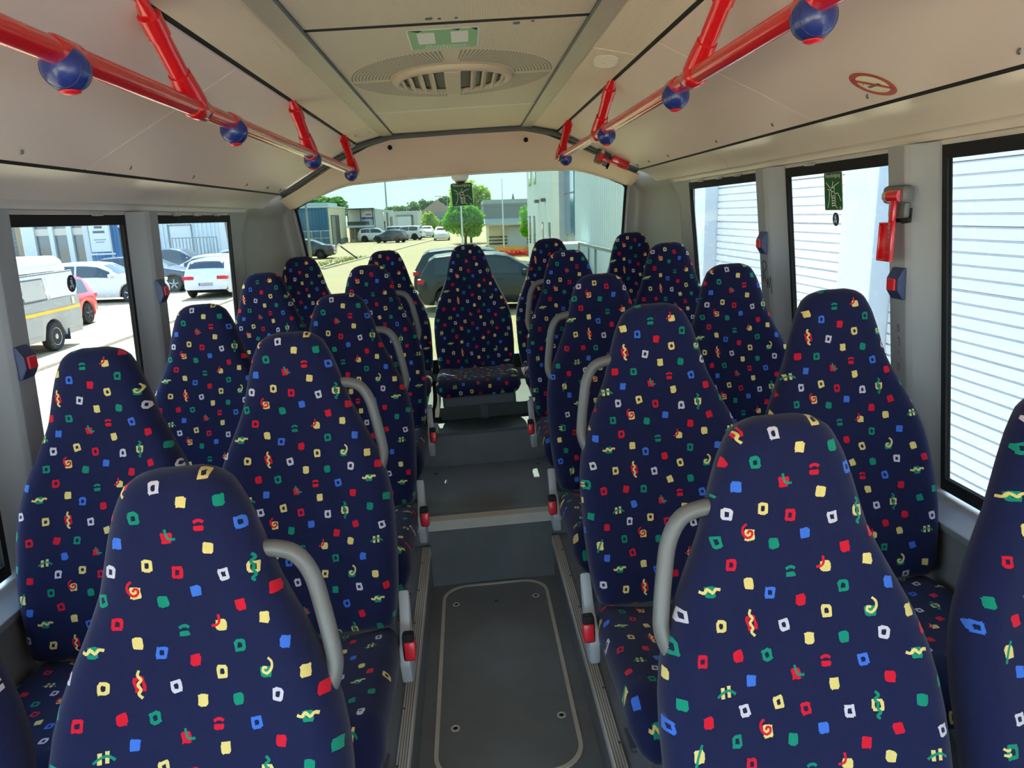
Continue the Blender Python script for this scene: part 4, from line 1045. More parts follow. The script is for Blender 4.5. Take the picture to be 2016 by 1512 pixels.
# ---- cars
CARGLASS = mat('car_glass', rgb(40, 52, 62), 0.06, coat=0.3)
TYRE = mat('tyre', rgb(34, 34, 36), 0.85); RIM = mat('rim_silver', rgb(186, 188, 190), 0.3, metal=0.7); RIMD = mat('rim_dark', rgb(92, 92, 96), 0.35, metal=0.6)
TAIL = mat('tail_lamp', rgb(196, 36, 44), 0.25); HEADL = mat('head_lamp', rgb(226, 232, 236), 0.15); PLATE = mat('number_plate', rgb(150, 156, 168), 0.5); PLATEB = mat('plate_blue', rgb(40, 70, 150), 0.5)
PROF = {
 'hatch': ([(0, .42), (.012, .60), (.03, .68), (.10, .92), (.16, .975), (.30, 1.0), (.45, .995), (.56, .955), (.745, .665), (.78, .645), (.90, .59), (.97, .51), (1, .36)], (.055, .12), (.585, .725), (.15, .66)),
 'sedan': ([(0, .45), (.01, .60), (.03, .665), (.14, .70), (.17, .72), (.31, .94), (.42, 1.0), (.52, .985), (.60, .94), (.755, .68), (.79, .66), (.92, .60), (.975, .52), (1, .36)], (.19, .30), (.62, .74), (.27, .68)),
 'suv': ([(0, .42), (.012, .62), (.03, .70), (.075, .90), (.11, .965), (.25, 1.0), (.50, .99), (.58, .955), (.735, .70), (.77, .675), (.91, .63), (.975, .54), (1, .38)], (.045, .09), (.60, .715), (.11, .65)),
}
def car(name, label, x, y, heading, L, W, H, kind, paint, group='parked cars outside', rim=None, detail=True, wr=None, belt=None, two_tone=None):
    top, rearw, frontw, sidew = PROF[kind]
    t = empty(name, (x, y, GZ), heading); tag(t, label, 'car', group, ext=True)
    wr = wr or 0.215*H; rim = rim or RIM
    xw = (0.195*L, 0.815*L); clr = 0.135*H; ra = wr*1.13
    BEL = 0.60 if kind != 'suv' else 0.61
    def ztop(s): return pw(top, s)*H
    def hw(s): return W/2*(1 - 0.16*(1-smooth(0, 0.10, s)) - 0.20*smooth(0.88, 1.0, s))
    def zbot(s):
        z = clr + 0.10*H*(1-smooth(0, 0.05, s)) + 0.04*H*smooth(0.95, 1.0, s)
        for c in xw:
            d = abs(s*L - c)
            if d < ra: z = max(z, wr + math.sqrt(ra*ra - d*d))
        return z
    def belt_z(s): return min(BEL*H + 0.02*H*(0.5-s), ztop(s)-0.035*H)
    def edge(s):
        """roof / bonnet edge point (half width, z)"""
        zt = ztop(s); up_ = smooth(0.03, 0.32, zt/H - BEL)
        return (hw(s)*lerp(0.93, 0.76, up_), zt - lerp(0.012, 0.035, up_)*H)
    def section(s):
        w = hw(s); zb = zbot(s); bz = max(belt_z(s), zb+0.02); ew, ez = edge(s); zt = ztop(s); ez = max(ez, bz+0.005); zt = max(zt, ez+0.004)
        m1 = lerp(zb, bz, 0.45); m2 = lerp(zb, bz, 0.85)
        h = [(w*0.93, zb), (w*0.985, lerp(zb, bz, 0.15)), (w, m1), (w*0.995, m2), (w*0.965, bz), (lerp(w*0.965, ew, 0.5)*1.012, lerp(bz, ez, 0.5)), (ew, ez), (ew*0.8, lerp(ez, zt, 0.65)), (ew*0.42, lerp(ez, zt, 0.92)), (0, zt)]
        return h
    NS = 72 if detail else 40
    ss = sorted(set([i/NS for i in range(NS+1)] + [0.012, 0.03, 0.97, 0.985]))
    mb = MB(); rows = []
    for s in ss:
        h = section(s); pts = [(-a, b) for a, b in h] + [(a, b) for a, b in reversed(h[:-1])]
        rows.append([(s*L - L/2, p[0], p[1]) for p in pts])
    n = len(rows[0]); vs = [p for r in rows for p in r]
    fs = [(i*n+j, i*n+j+1, (i+1)*n+j+1, (i+1)*n+j) for i in range(len(rows)-1) for j in range(n-1)]
    fs += [tuple(range(n)), tuple((len(rows)-1)*n+k for k in reversed(range(n)))]
    mb.add(vs, fs); mb.build('body', paint, t, smooth=38)
    MB().box((-L/2+0.12*L, -W*0.40, clr*0.95), (L/2-0.10*L, W*0.40, belt_z(0.5)*0.9)).build('underbody', BLACK, t)
    MB().box((-L/2+0.03, -W*0.42, clr+0.09*H), (-L/2+0.2*L, W*0.42, 0.36*H)).build('rear_skirt', DARK, t)
    # windows
    def side_patch(s0, s1, q0, q1, off):
        pts = []
        for sg in (-1, 1):
            def fn(u, v, sg=sg):
                s = lerp(s0, s1, u); w = hw(s); bz = belt_z(s); ew, ez = edge(s)
                q = lerp(q0, q1, v); a = lerp(w*0.965, ew, q); z = lerp(bz, ez, q); a += 0.012*W*math.sin(math.pi*min(1, q))*0.5 + off
                return (s*L - L/2, sg*a, z)
            m = MB().grid(fn, 14, 4); m.build('side_window', CARGLASS, t, smooth=True)
    a, b = sidew
    def lim(s): return edge(s)[1] - belt_z(s)
    s0, s1 = a, b
    while lim(s1) < 0.10*H and s1 > s0: s1 -= 0.005
    while lim(s0) < 0.10*H and s1 > s0: s0 += 0.005
    mid = lerp(s0, s1, 0.46)
    side_patch(s0, mid-0.008, 0.10, 0.86, 0.006); side_patch(mid+0.008, s1, 0.10, 0.86, 0.006)
    def top_patch(s0, s1, nm, k):
        def fn(u, v):
            s = lerp(s0, s1, u); ew, ez = edge(s); zt = ztop(s); f = lerp(-0.90, 0.90, v)
            z = ez + (zt-ez)*(1-f*f)
            ds = 0.01; sl = (ztop(min(1, s+ds))-ztop(max(0, s-ds)))/(2*ds*L); nn = Vector((-sl, 0, 1)).normalized()*0.010
            return (s*L - L/2 + nn.x, f*ew, z + nn.z)
        MB().grid(fn, 8, 8).build(nm, CARGLASS, t, smooth=True)
    top_patch(*frontw, 'windscreen', 0); top_patch(*rearw, 'rear_window', 0)
    # wheels
    for cx in xw:
        for sg in (-1, 1):
            yy = sg*(W/2 - 0.105); wc = (cx - L/2, yy, wr)
            q = MB().lathe([(wr*0.62, -0.09), (wr*0.9, -0.10), (wr, -0.06), (wr, 0.06), (wr*0.9, 0.10), (wr*0.62, 0.09)], 28, 'y', c=wc).build('wheel', TYRE, t, smooth=50)
            rb = MB().lathe([(wr*0.66, sg*0.075), (wr*0.64, sg*0.092), (wr*0.56, sg*0.080), (wr*0.2, sg*0.082)], 24, 'y', c=wc)
            if detail:
                for k in range(5):
                    an = 2*math.pi*k/5 + 0.3; d = Vector((math.cos(an), 0, math.sin(an)))
                    p0 = Vector(wc) + d*wr*0.08 + Vector((0, sg*0.096, 0)); p1 = Vector(wc) + d*wr*0.60 + Vector((0, sg*0.094, 0))
                    rb.tube([p0, p1], [wr*0.10, wr*0.07], 6)
                MB().lathe([(wr*0.57, sg*0.0835), (wr*0.1, sg*0.0845)], 20, 'y', c=wc).build('brake_gap', BLACK, q)
            rb.build('rim', rim, q, smooth=40)
    # lamps, plates, handles, mirrors
    for sg in (-1, 1):
        zt = 0.545*H
        MB().bbox((-L/2-0.008, min(sg*hw(0.01)*0.55, sg*hw(0.03)*1.02), zt-0.05*H), (-L/2+0.055*L*0.9, max(sg*hw(0.01)*0.55, sg*hw(0.03)*1.02), zt+0.035*H), 0.015).build('tail_lamp', TAIL, t)
        MB().bbox((L/2-0.07*L, min(sg*hw(0.97)*0.55, sg*hw(0.95)*1.0), 0.44*H), (L/2-0.012*L, max(sg*hw(0.97)*0.55, sg*hw(0.95)*1.0), 0.515*H), 0.02).build('head_lamp', HEADL, t)
        if detail:
            s = 0.685; MB().bbox((s*L-L/2-0.07, min(sg*hw(s)*0.95, sg*(hw(s)+0.17)), 0.625*H), (s*L-L/2+0.05, max(sg*hw(s)*0.95, sg*(hw(s)+0.17)), 0.705*H), 0.03).build('mirror', paint, t)
            for s in (0.34, 0.52):
                MB().bbox((s*L-L/2-0.1, min(sg*hw(s)*0.985, sg*(hw(s)+0.02)), 0.535*H), (s*L-L/2+0.1, max(sg*hw(s)*0.985, sg*(hw(s)+0.02)), 0.56*H), 0.008).build('door_handle', paint, t)
    if detail:
        pl = MB().bbox((-L/2-0.012, -0.26, 0.335*H), (-L/2+0.01, 0.26, 0.335*H+0.115), 0.004).build('number_plate', PLATE, t)
        MB().box((-L/2-0.0135, 0.21, 0.335*H+0.008), (-L/2-0.011, 0.255, 0.335*H+0.107)).build('blue_band', PLATEB, pl)
    return t
def paint(nm, c, r=0.22): return mat('paint_'+nm, c, r, coat=0.8)
PW = paint('white', rgb(206, 209, 213)); PB = paint('dark_blue', rgb(34, 46, 70)); PR = paint('red', rgb(206, 28, 52)); PG = paint('charcoal', rgb(54, 58, 66)); PT = mat('paint_teal_black', rgb(24, 36, 44), 0.3, coat=0.35); PS = paint('silver', rgb(190, 198, 202))
PI = math.pi
car('hatchback_car', 'red hatchback parked behind the white camper van', -11.86, 20.10, -PI/2, 4.05, 1.76, 1.44, 'hatch', PR, rim=RIMD)
car('hatchback_car', 'white hatchback seen from the side beyond the red car', -13.75, 27.95, 0, 4.35, 1.78, 1.50, 'hatch', PW)
car('hatchback_car', 'dark blue car mostly hidden behind the white hatchback', -13.6, 31.6, 0, 4.4, 1.78, 1.52, 'hatch', PB)
op = car('hatchback_car', 'white hatchback showing its tail, number plate and red tail lamps', -9.72, 29.50, PI/2, 4.37, 1.85, 1.46, 'hatch', PW)
car('small_car', 'small white car with black wheel arches beside the parked white tail', -11.9, 33.6, PI, 3.85, 1.72, 1.42, 'hatch', PW)
car('off_road_car', 'dark blue pickup behind the white cars on the left', -14.4, 37.0, 0, 4.7, 1.85, 1.66, 'suv', PB)
car('saloon_car', 'grey car partly hidden behind the white tail and rear corner', -12.2, 40.2, 0, 4.5, 1.8, 1.42, 'sedan', PS)
car('saloon_car', 'charcoal saloon car in front of the blue building', -12.10, 54.4, PI, 4.9, 1.86, 1.46, 'sedan', PG, rim=RIMD)
car('suv_car', 'nearest dark sport utility car outside the rear window', 0.83, 21.5, 0, 4.5, 1.84, 1.68, 'suv', PT)
car('suv_car', 'second dark sport utility car parked just beyond the nearest one', 0.55, 24.5, 0, 4.6, 1.84, 1.71, 'suv', PT)
far = 'distant cars along the street'
car('far_car', 'far white sport utility car at the left of the parked row', -11.0, 91.2, 0, 4.5, 1.85, 1.70, 'suv', PW, far, detail=False)
car('far_car', 'far dark blue hatchback in front of the parked row', -8.6, 85.0, PI*0.88, 3.9, 1.72, 1.48, 'hatch', PB, far, detail=False)
car('far_car', 'far white van-like car at the right of the parked row', -7.4, 93.0, PI*0.9, 4.6, 1.85, 1.80, 'suv', PW, far, detail=False)
car('far_car', 'far pale car second from left in the parked row', -8.6, 98.5, 0, 4.5, 1.85, 1.75, 'suv', PS, far, detail=False)
car('far_car', 'far silver car facing us past the blue bin', -5.3, 103.0, -PI/2, 4.4, 1.8, 1.6, 'suv', PS, far, detail=False)
car('far_car', 'farthest white car beside the silver one', -4.9, 118.0, -PI/2, 4.4, 1.8, 1.5, 'hatch', PW, far, detail=False)
car('far_car', 'far white car facing us beside the round tree', -2.80, 88.0, -PI/2, 4.3, 1.85, 1.6, 'suv', PW, far, detail=False)
# ---- the white camper van
v = empty('camper_van', (-10.30, 15.70, GZ), -PI/2); tag(v, 'old white and grey camper van with an orange stripe and raised roof', 'van', ext=True)
VW = paint('van_white', rgb(214, 214, 212), 0.4); VG = paint('van_grey', rgb(132, 140, 147), 0.45)
Lv, Wv = 4.4, 1.80
def van_shell(z0, z1, w0, w1, x0, x1, m, nm, bev, arches=False):
    mb = MB(); n = 44; rows = []
    for i in range(n+1):
        xx = lerp(x0, x1, i/n); zb = z0
        if arches:
            for c in (-1.02, 1.30):
                d = abs(xx-c)
                if d < 0.40: zb = max(zb, 0.33 + math.sqrt(0.16-d*d))
        f = 1.0 - 0.10*smooth(x1-0.5, x1, xx)
        rows.append([(xx, -w0*f/2*0.96, zb), (xx, -w0*f/2, lerp(zb, z1, 0.25)), (xx, -lerp(w0, w1, 0.8)*f/2, lerp(zb, z1, 0.8)), (xx, -w1*f/2, z1), (xx, w1*f/2, z1), (xx, lerp(w0, w1, 0.8)*f/2, lerp(zb, z1, 0.8)), (xx, w0*f/2, lerp(zb, z1, 0.25)), (xx, w0*f/2*0.96, zb)])
    vs = [p for r in rows for p in r]; k = 8
    fs = [(i*k+j, i*k+(j+1) % k, (i+1)*k+(j+1) % k, (i+1)*k+j) for i in range(n) for j in range(k)]
    fs += [tuple(range(k)), tuple(n*k+j for j in reversed(range(k)))]
    mb.add(vs, fs); return mb.build(nm, m, v, smooth=30)
van_shell(0.30, 1.16, 1.80, 1.78, -2.2, 2.2, VG, 'lower_body', 0, True)
van_shell(1.16, 1.74, 1.78, 1.66, -2.18, 1.75, VW, 'upper_body', 0)
rp_ = [(-2.1, 1.76), (-1.95, 2.02), (-1.7, 2.12), (0.7, 2.16), (1.2, 2.05), (1.55, 1.78)]
MB().prism(rp_, -0.76, 0.76, 'xz').build('raised_roof', VW, v, bevel=0.04, smooth=40)
for sg in (-1, 1): MB().tube([(-2.15, sg*0.835, 1.745), (1.6, sg*0.835, 1.745)], 0.018, 8).build('gutter', DGREY, v)
MB().bbox((0.25, -0.5, 2.14), (0.75, 0.5, 2.30), 0.03).build('roof_sign', mat('orange_sign', rgb(240, 190, 92), 0.4), v)
VWIN = mat('van_curtain', rgb(176, 172, 164), 0.3)
for sg in (-1, 1):
    def sp(x0, x1, z0, z1, off, m, nm, th=0.012):
        def fn(u, w): 
            z = lerp(z0, z1, w); hw_ = (lerp(0.90, 0.89, (z-0.3)/0.86) if z < 1.16 else lerp(0.89, 0.83, (z-1.16)/0.58)) + off
            return (lerp(x0, x1, u), sg*hw_, z)
        return MB().sheet(fn, 6, 6, (0, -sg*th, 0)).build(nm, m, v)
    sp(-1.88, -1.02, 1.20, 1.66, 0.014, VW, 'blank_panel'); 
    sp(-0.90, -0.02, 1.18, 1.66, 0.012, DGREY, 'window_frame'); sp(-0.87, -0.05, 1.21, 1.63, 0.018, VWIN, 'curtained_window')
    sp(0.22, 0.95, 1.18, 1.62, 0.016, CARGLASS, 'cab_window')
    sp(-2.16, 2.1, 0.87, 0.94, 0.020, mat('van_orange', rgb(246, 186, 50), 0.4), 'orange_stripe')
    sp(0.10, 0.112, 0.42, 1.68, 0.010, DGREY, 'door_seam'); sp(0.14, 0.24, 0.98, 1.10, 0.022, BLACK, 'door_handle')
    sp(-1.95, -1.86, 0.98, 1.14, 0.020, mat('filler_cream', rgb(226, 208, 170), 0.5), 'filler_cap')
    for cx in (-1.02, 1.30):
        wc = (cx, sg*0.80, 0.33)
        q = MB().lathe([(0.2, -0.09), (0.30, -0.10), (0.33, -0.05), (0.33, 0.05), (0.30, 0.10), (0.2, 0.09)], 28, 'y', c=wc).build('wheel', TYRE, v, smooth=50)
        MB().lathe([(0.205, sg*0.075), (0.20, sg*0.095), (0.15, sg*0.07), (0.07, sg*0.085), (0.03, sg*0.105)], 24, 'y', c=wc).build('rim', RIM, q, smooth=40)
    MB().box((-1.56, sg*0.80-0.12, 0.18), (-1.53, sg*0.80+0.10, 0.44)).build('mud_flap', TYRE, v)
MB().bbox((-2.27, -0.86, 0.40), (-2.17, 0.86, 0.56), 0.02).build('rear_bumper', LGREY, v)
MB().bbox((2.15, -0.86, 0.36), (2.27, 0.86, 0.54), 0.02).build('front_bumper', LGREY, v)
MB().box((-1.9, -0.7, 0.28), (1.9, 0.7, 0.6)).build('underbody', BLACK, v)

# ---- buildings
def corr(mb, x0, x1, y, z0, z1, pitch, depth, axis='x', mi=0):
    """corrugated sheet; axis x: runs along x at y facing -y; axis y: runs along y at x=y-arg facing -x"""
    n = max(1, int(round((x1-x0)/pitch))); p = (x1-x0)/n; pts = []
    for k in range(n):
        a = x0 + k*p; pts += [(a, 0), (a+0.40*p, 0), (a+0.5*p, depth), (a+0.9*p, depth)]
    pts.append((x1, 0))
    vs = []
    for (u, d) in pts:
        for z in (z0, z1): vs.append((u, y-d, z) if axis == 'x' else (y-d, u, z))
    mb.add(vs, [(2*i, 2*i+2, 2*i+3, 2*i+1) for i in range(len(pts)-1)], mi)
WALLW = mat('wall_white_clad', rgb(196, 200, 204), 0.5, var=0.03, vscale=1.5); WALLG = mat('wall_light_grey', rgb(176, 180, 178), 0.6, var=0.05, vscale=1.2); BLUEW = mat('wall_blue_clad', rgb(48, 104, 138), 0.5, var=0.05, vscale=1)
CREAMW = mat('wall_cream', rgb(208, 200, 172), 0.7, var=0.04, vscale=1); DOORD = mat('door_dark', rgb(62, 64, 64), 0.5, var=0.1); STEEL = mat('steel_frame', rgb(58, 62, 66), 0.5)
WING = mat('window_reflect', rgb(92, 104, 110), 0.08, coat=0.6); SLATE = mat('fascia_slate', rgb(112, 122, 124), 0.5); PALECOL = mat('column_blue_grey', rgb(186, 196, 206), 0.5, var=0.03)
bl = 'industrial buildings outside'
# blue hall
b = empty('blue_hall', (-20, 80.5, GZ)); tag(b, 'blue corrugated hall with a cream gable wall and dark door', 'building', bl, ext=True)
MB().box((-9, 0.05, 0), (5.3, 11.4, 4.15)).build('core', CREAMW, b)
mb = MB(); corr(mb, -9, 5.25, 0.02, 0.0, 4.1, 0.35, 0.06); mb.build('blue_cladding', BLUEW, b, recalc=False)
MB().box((-9.1, -0.12, 4.1), (5.4, 11.5, 4.3)).build('roof_edge', WALLW, b)
dr = MB().box((5.28, 1.2, 0), (5.36, 6.2, 3.3)).build('sliding_door', DOORD, b); MB().box((5.355, 1.3, 0.05), (5.38, 3.4, 3.2)).build('door_leaf', mat('door_grey', rgb(126, 124, 116), 0.5), dr)
MB().box((5.25, 6.3, 0), (5.36, 11.5, 0.6)).build('plinth', SLATE, b)
MB().box((-3, 5, 4.2), (4.4, 11.3, 4.75)).build('upper_block', mat('wall_pale_blue', rgb(150, 178, 186), 0.5), b)
f = empty('yard_fence', (-17.5, 79.0, GZ)); tag(f, 'grey mesh yard gate in front of the blue hall', 'fence', ext=True)
for k in range(9): MB().box((-4.6+k*0.95, -0.03, 0), (-4.55+k*0.95, 0.03, 1.7)).build('post', LGREY, f)
for z in (0.15, 0.9, 1.65): MB().box((-4.6, -0.015, z), (3.05, 0.015, z+0.06)).build('rail', WALLW if z > 1.5 else LGREY, f)
mb = MB()
for k in range(70): mb.box((-4.6+k*0.11, -0.006, 0.15), (-4.588+k*0.11, 0.006, 1.65))
o = mb.build('mesh_wires', LGREY, f); o['kind'] = 'stuff'
# showroom with balcony and the long grey hall behind it
b = empty('showroom', (-12.9, 93.2, GZ)); tag(b, 'pale showroom with dark steel balcony frame and a sign', 'building', bl, ext=True)
MB().box((-1.7, 0, 0), (1.6, 9, 4.0)).build('core', WALLG, b)
mb = MB(); corr(mb, 0.0, 9, 1.65, 0.0, 4.0, 0.5, -0.05, 'y'); mb.build('side_cladding', WALLG, b, recalc=False)
for x in (-1.6, 0.0, 1.5): MB().box((x-0.05, -1.0, 2.0), (x+0.05, -0.9, 4.05)).build('steel_post', STEEL, b)
MB().box((-1.7, -1.05, 3.95), (1.65, 0.1, 4.1)).build('steel_roof', STEEL, b); MB().box((-1.7, -1.05, 2.05), (1.0, -0.98, 2.5)).build('balcony_rail', DOORD, b)
MB().box((-1.8, -1.1, 1.75), (1.4, 0.1, 2.0)).build('balcony_floor', WALLW, b)
sg_ = MB().box((0.0, -0.06, 2.75), (1.5, -0.02, 3.7)).build('sign', WALLW, b); MB().box((0.0, -0.075, 2.75), (1.5, -0.06, 3.0)).build('blue_band', PLATEB, sg_); MB().box((0.5, -0.075, 3.2), (1.2, -0.06, 3.4)).build('red_mark', TAIL, sg_)
for x in (-1.5, -0.85, -0.2, 0.5): MB().box((x, -0.06, 0.3), (x+0.42, -0.01, 1.7)).build('window', WING, b)
for x in (-1.62, -0.98, -0.32, 0.34): MB().box((x, -0.1, 0), (x+0.12, -0.0, 1.75)).build('pier', mat('pier_brown', rgb(150, 116, 92), 0.6), b)
b = empty('grey_hall', (-13, 102.5, GZ)); tag(b, 'long pale grey hall along the street', 'building', bl, ext=True)
MB().box((-3, 0, 0), (1.6, 17, 4.0)).build('core', WALLG, b)
MB().box((1.62, 2.0, 0.2), (1.68, 3.2, 2.4)).build('door', DOORD, b); MB().box((1.62, 6.0, 0), (1.68, 7.4, 3.6)).build('dark_strip', DOORD, b); MB().box((1.62, 11, 0), (1.68, 14, 3.0)).build('shutter_door', DOORD, b)
MB().lathe([(0.32, 0), (0.3, 0.1)], 16, 'x', c=(1.66, 1.0, 3.3)).build('round_lamp', WHITE, b)
b = empty('loading_hall', (-10.3, 130, GZ)); tag(b, 'grey loading hall with a closed pale shutter', 'building', bl, ext=True)
MB().box((-2.3, 0, 0), (2.1, 14, 3.95)).build('core', WALLG, b); MB().box((-1.4, -0.08, 0.4), (0.9, -0.01, 3.0)).build('shutter', WALLW, b)
MB().box((-1.7, -0.1, 3.0), (1.2, -0.01, 3.3)).build('lintel', SLATE, b); MB().box((0.95, -0.1, 1.2), (1.3, -0.01, 3.2)).build('ivy_patch', mat('ivy', rgb(86, 96, 84), 0.9), b)
b = empty('far_house', (-5.6, 160, GZ)); tag(b, 'distant grey gabled building at the end of the street', 'building', bl, ext=True)
MB().box((-4, 0, 0), (3.5, 12, 3.8)).build('core', SLATE, b); MB().prism([(-4, 3.8), (3.5, 3.8), (-0.25, 6.4)], 0, 12, 'xz').build('roof', mat('roof_brown', rgb(150, 132, 124), 0.7), b); MB().box((-1.0, -0.05, 1.2), (0.6, 0, 2.6)).build('window', WING, b)
# building with striped base
b = empty('striped_building', (6.0, 60, GZ)); tag(b, 'low grey building with striped base and dark window band', 'building', bl, ext=True)
MB().box((-4.0, 0.3, 0), (6, 9, 2.0)).build('ground_floor', CREAMW, b); MB().box((-4.4, 0, 2.0), (6, 9, 3.55)).build('fascia', SLATE, b)
MB().prism([(0.0, 2.0), (0.02, 2.45), (-0.75, 2.05), (-0.75, 1.9)], -4.4, 6, 'yz').build('canopy', mat('canopy_grey', rgb(176, 180, 178), 0.6), b)
MB().box((-4.42, -0.03, 3.35), (6, 0, 3.62)).build('window_band', WING, b); MB().box((-4.4, -0.05, 3.62), (6, 9, 3.95)).build('roof_edge', mat('pale_slate', rgb(150, 164, 164), 0.5), b)
MB().box((-2.5, 0.22, 0), (-0.9, 0.31, 1.75)).build('roller_door', WALLW, b)
for x0, x1 in ((-4.05, -2.55), (-0.85, 3)):
    for z in (0.35, 0.62, 0.89): MB().box((x0, 0.24, z), (x1, 0.31, z+0.12)).build('stripe', DOORD, b)
o = MB().lathe([(0.55, 0), (0.5, 0.2), (0.25, 0.9), (0.02, 1.9)], 4, c=(8.1, 120, 1.6)).box((7.6, 119.5, GZ), (8.6, 120.5, 1.6)).build('church_spire', SLATE); tag(o, 'small dark church spire above the flat roof', 'spire', ext=True)
# left: glass front, blue cladding, sign board
b = empty('glass_front', (-24, 46, GZ)); tag(b, 'building with tall glass front, white mullions and blue cladding on the left', 'building', bl, ext=True)
X = lambda x: x+24
MB().box((X(-45), 0.3, 0), (X(-20.6), 12, 7.5)).build('core', mat('core_grey', rgb(140, 140, 138), 0.6), b)
MB().box((X(-30), 0.02, 0.0), (X(-27.2), 0.3, 7)).build('shutter', mat('shutter_grey', rgb(104, 108, 108), 0.5), b)
for k in range(24): MB().box((X(-30), -0.01, 0.25*k), (X(-27.2), 0.02, 0.25*k+0.21)).build('slat', mat('shutter_grey', rgb(104, 108, 108), 0.5), b)
bk = MB().box((X(-27.2), -0.05, 0), (X(-26.85), 0.3, 7)).build('brick_pier', mat('mortar', rgb(190, 182, 168), 0.9), b)
BR = meshonly(MB().box((0.005, -0.02, 0.006), (0.165, 0.0, 0.094)), 'brick', mat('brick_tan', rgb(158, 138, 112), 0.85, var=0.2, vscale=3))
for k in range(50):
    for j in range(2): put('brick', BR, bk, (X(-27.2)+0.01+0.168*j, -0.05, 0.1*k+0.5))
MB().box((X(-26.85), -0.12, 0), (X(-26.1), 0.3, 7)).build('white_column', WALLW, b)
for x0, x1 in ((-26.1, -25.25), (-25.0, -24.2), (-23.9, -23.2)):
    MB().box((X(x0), 0.1, 0), (X(x1), 0.16, 7)).build('pane', mat('front_glass', rgb(96, 102, 104), 0.05, coat=1.0), b)
    MB().box((X(x0), 0.04, 2.35), (X(x1), 0.09, 2.75)).build('inner_ledge', mat('ledge', rgb(196, 188, 176), 0.6), b)
for x0, x1 in ((-25.25, -25.0), (-24.2, -23.9), (-23.25, -22.95)): MB().box((X(x0), -0.1, 0), (X(x1), 0.2, 7)).build('mullion', WALLW, b)
mb = MB(); corr(mb, X(-22.95), X(-21.15), 0.0, 0.0, 7.0, 0.2, 0.05); mb.build('blue_cladding', mat('clad_mid_blue', rgb(84, 134, 178), 0.5), b, recalc=False)
MB().box((X(-21.2), -0.02, 2.7), (X(-20.6), 0.1, 7)).build('white_corner', WALLW, b)
s = empty('sign_board', (-22.0, 45.3, GZ)); tag(s, 'tall white sign board on posts before the blue cladding', 'sign', ext=True)
MB().bbox((-0.58, 0, 1.3), (0.58, 0.06, 4.4), 0.02).build('board', WALLW, s)
for x in (-0.64, 0.62): MB().box((x-0.03, 0.0, 0), (x+0.03, 0.06, 4.5)).build('post', LGREY, s)
MB().box((-0.7, -0.05, 1.12), (0.8, 0.02, 1.22)).build('lower_bar', WALLW, s)
for z, w in ((3.55, 0.42), (3.28, 0.44), (3.02, 0.42), (2.76, 0.46), (2.48, 0.68)): MB().bbox((-w/2, -0.02, z-0.07), (w/2, 0.0, z+0.07), 0.009).build('dark_label', DGREY, s)
for z, w in ((4.22, 0.8), (3.88, 0.7), (2.02, 0.72), (1.88, 0.5)): MB().box((-w/2, -0.012, z-0.025), (w/2, 0.0, z+0.025)).build('text_line', SLATE, s)
# left: grey corrugated hall
b = empty('corrugated_hall', (-17, 46.5, GZ)); tag(b, 'pale corrugated hall with a white door behind the parked cars', 'building', bl, ext=True)
X = lambda x: x+17
MB().box((X(-20.5), 0.1, 0), (X(-13.8), 5.5, 7)).build('core', WALLG, b)
mb = MB(); corr(mb, X(-20.5), X(-15.3), 0.06, 0, 7, 0.26, 0.07); mb.build('cladding', mat('clad_pale', rgb(190, 200, 208), 0.45), b, recalc=False)
MB().box((X(-15.3), -0.03, 0), (X(-13.8), 0.12, 7)).build('flat_wall', WALLW, b)
MB().box((X(-18.3), -0.06, 0), (X(-17.0), 0.1, 2.7)).build('white_door', WALLW, b)
for x in (-18.36, -17.0): MB().box((X(x), -0.1, 0), (X(x)+0.06, 0.0, 2.76)).build('door_frame', SLATE, b)
MB().box((X(-18.36), -0.1, 2.7), (X(-16.94), 0.0, 2.76)).build('door_lintel', SLATE, b)
f = empty('yard_fence', (-16.2, 44.6, GZ)); tag(f, 'dark bar fence in front of the corrugated hall', 'fence', ext=True)
for k in range(14): MB().box((-1.3+k*0.2, -0.02, 0), (-1.26+k*0.2, 0.02, 2.0)).build('bar', SLATE, f)
for z in (0.2, 1.95): MB().box((-1.3, -0.025, z), (1.34, 0.025, z+0.05)).build('rail', SLATE, f)
# right: pale clad building along the street
b = empty('pale_building', (3.95, 25, GZ)); tag(b, 'tall pale clad building with a blue window strip on the right', 'building', bl, ext=True)
Yb = lambda y: y-25
MB().box((0.06, Yb(13.2), 0), (12, Yb(45.5), 9)).build('core', WALLG, b)
CLAD = mat('clad_ice', rgb(206, 216, 218), 0.45, var=0.02, vscale=1)
mb = MB(); corr(mb, Yb(28.7), Yb(45.5), 0.02, 0, 9, 0.30, 0.02, 'y'); mb.build('cladding', CLAD, b, recalc=False)
mb = MB(); corr(mb, Yb(13.2), Yb(26.0), 0.02, 0, 9, 0.30, 0.02, 'y'); mb.build('cladding', CLAD, b, recalc=False)
MB().box((-0.22, Yb(28.6), 0), (0.06, Yb(30.6), 9)).build('column', mat('column_cream', rgb(206, 206, 200), 0.5), b)
w_ = MB().box((0.0, Yb(26.2), 1.9), (0.05, Yb(28.6), 9)).build('window', mat('blue_window', rgb(84, 122, 178), 0.1, coat=0.8), b)
for z in (3.4, 4.9, 6.4): MB().box((-0.02, Yb(26.2), z), (0.0, Yb(28.6), z+0.05)).build('glazing_bar', SLATE, w_)
for y0, y1, z0, z1 in ((43.4, 44.3, 1.0, 2.6), (40.8, 41.6, 1.0, 2.6), (36.5, 37.0, 1.2, 2.3), (33.6, 34.2, 1.2, 2.3), (42.5, 44.0, 4.3, 7.5), (39.8, 41.0, 4.3, 7.5)):
    MB().box((-0.03, Yb(y0), z0), (0.03, Yb(y1), z1)).build('slit_window', WING, b)
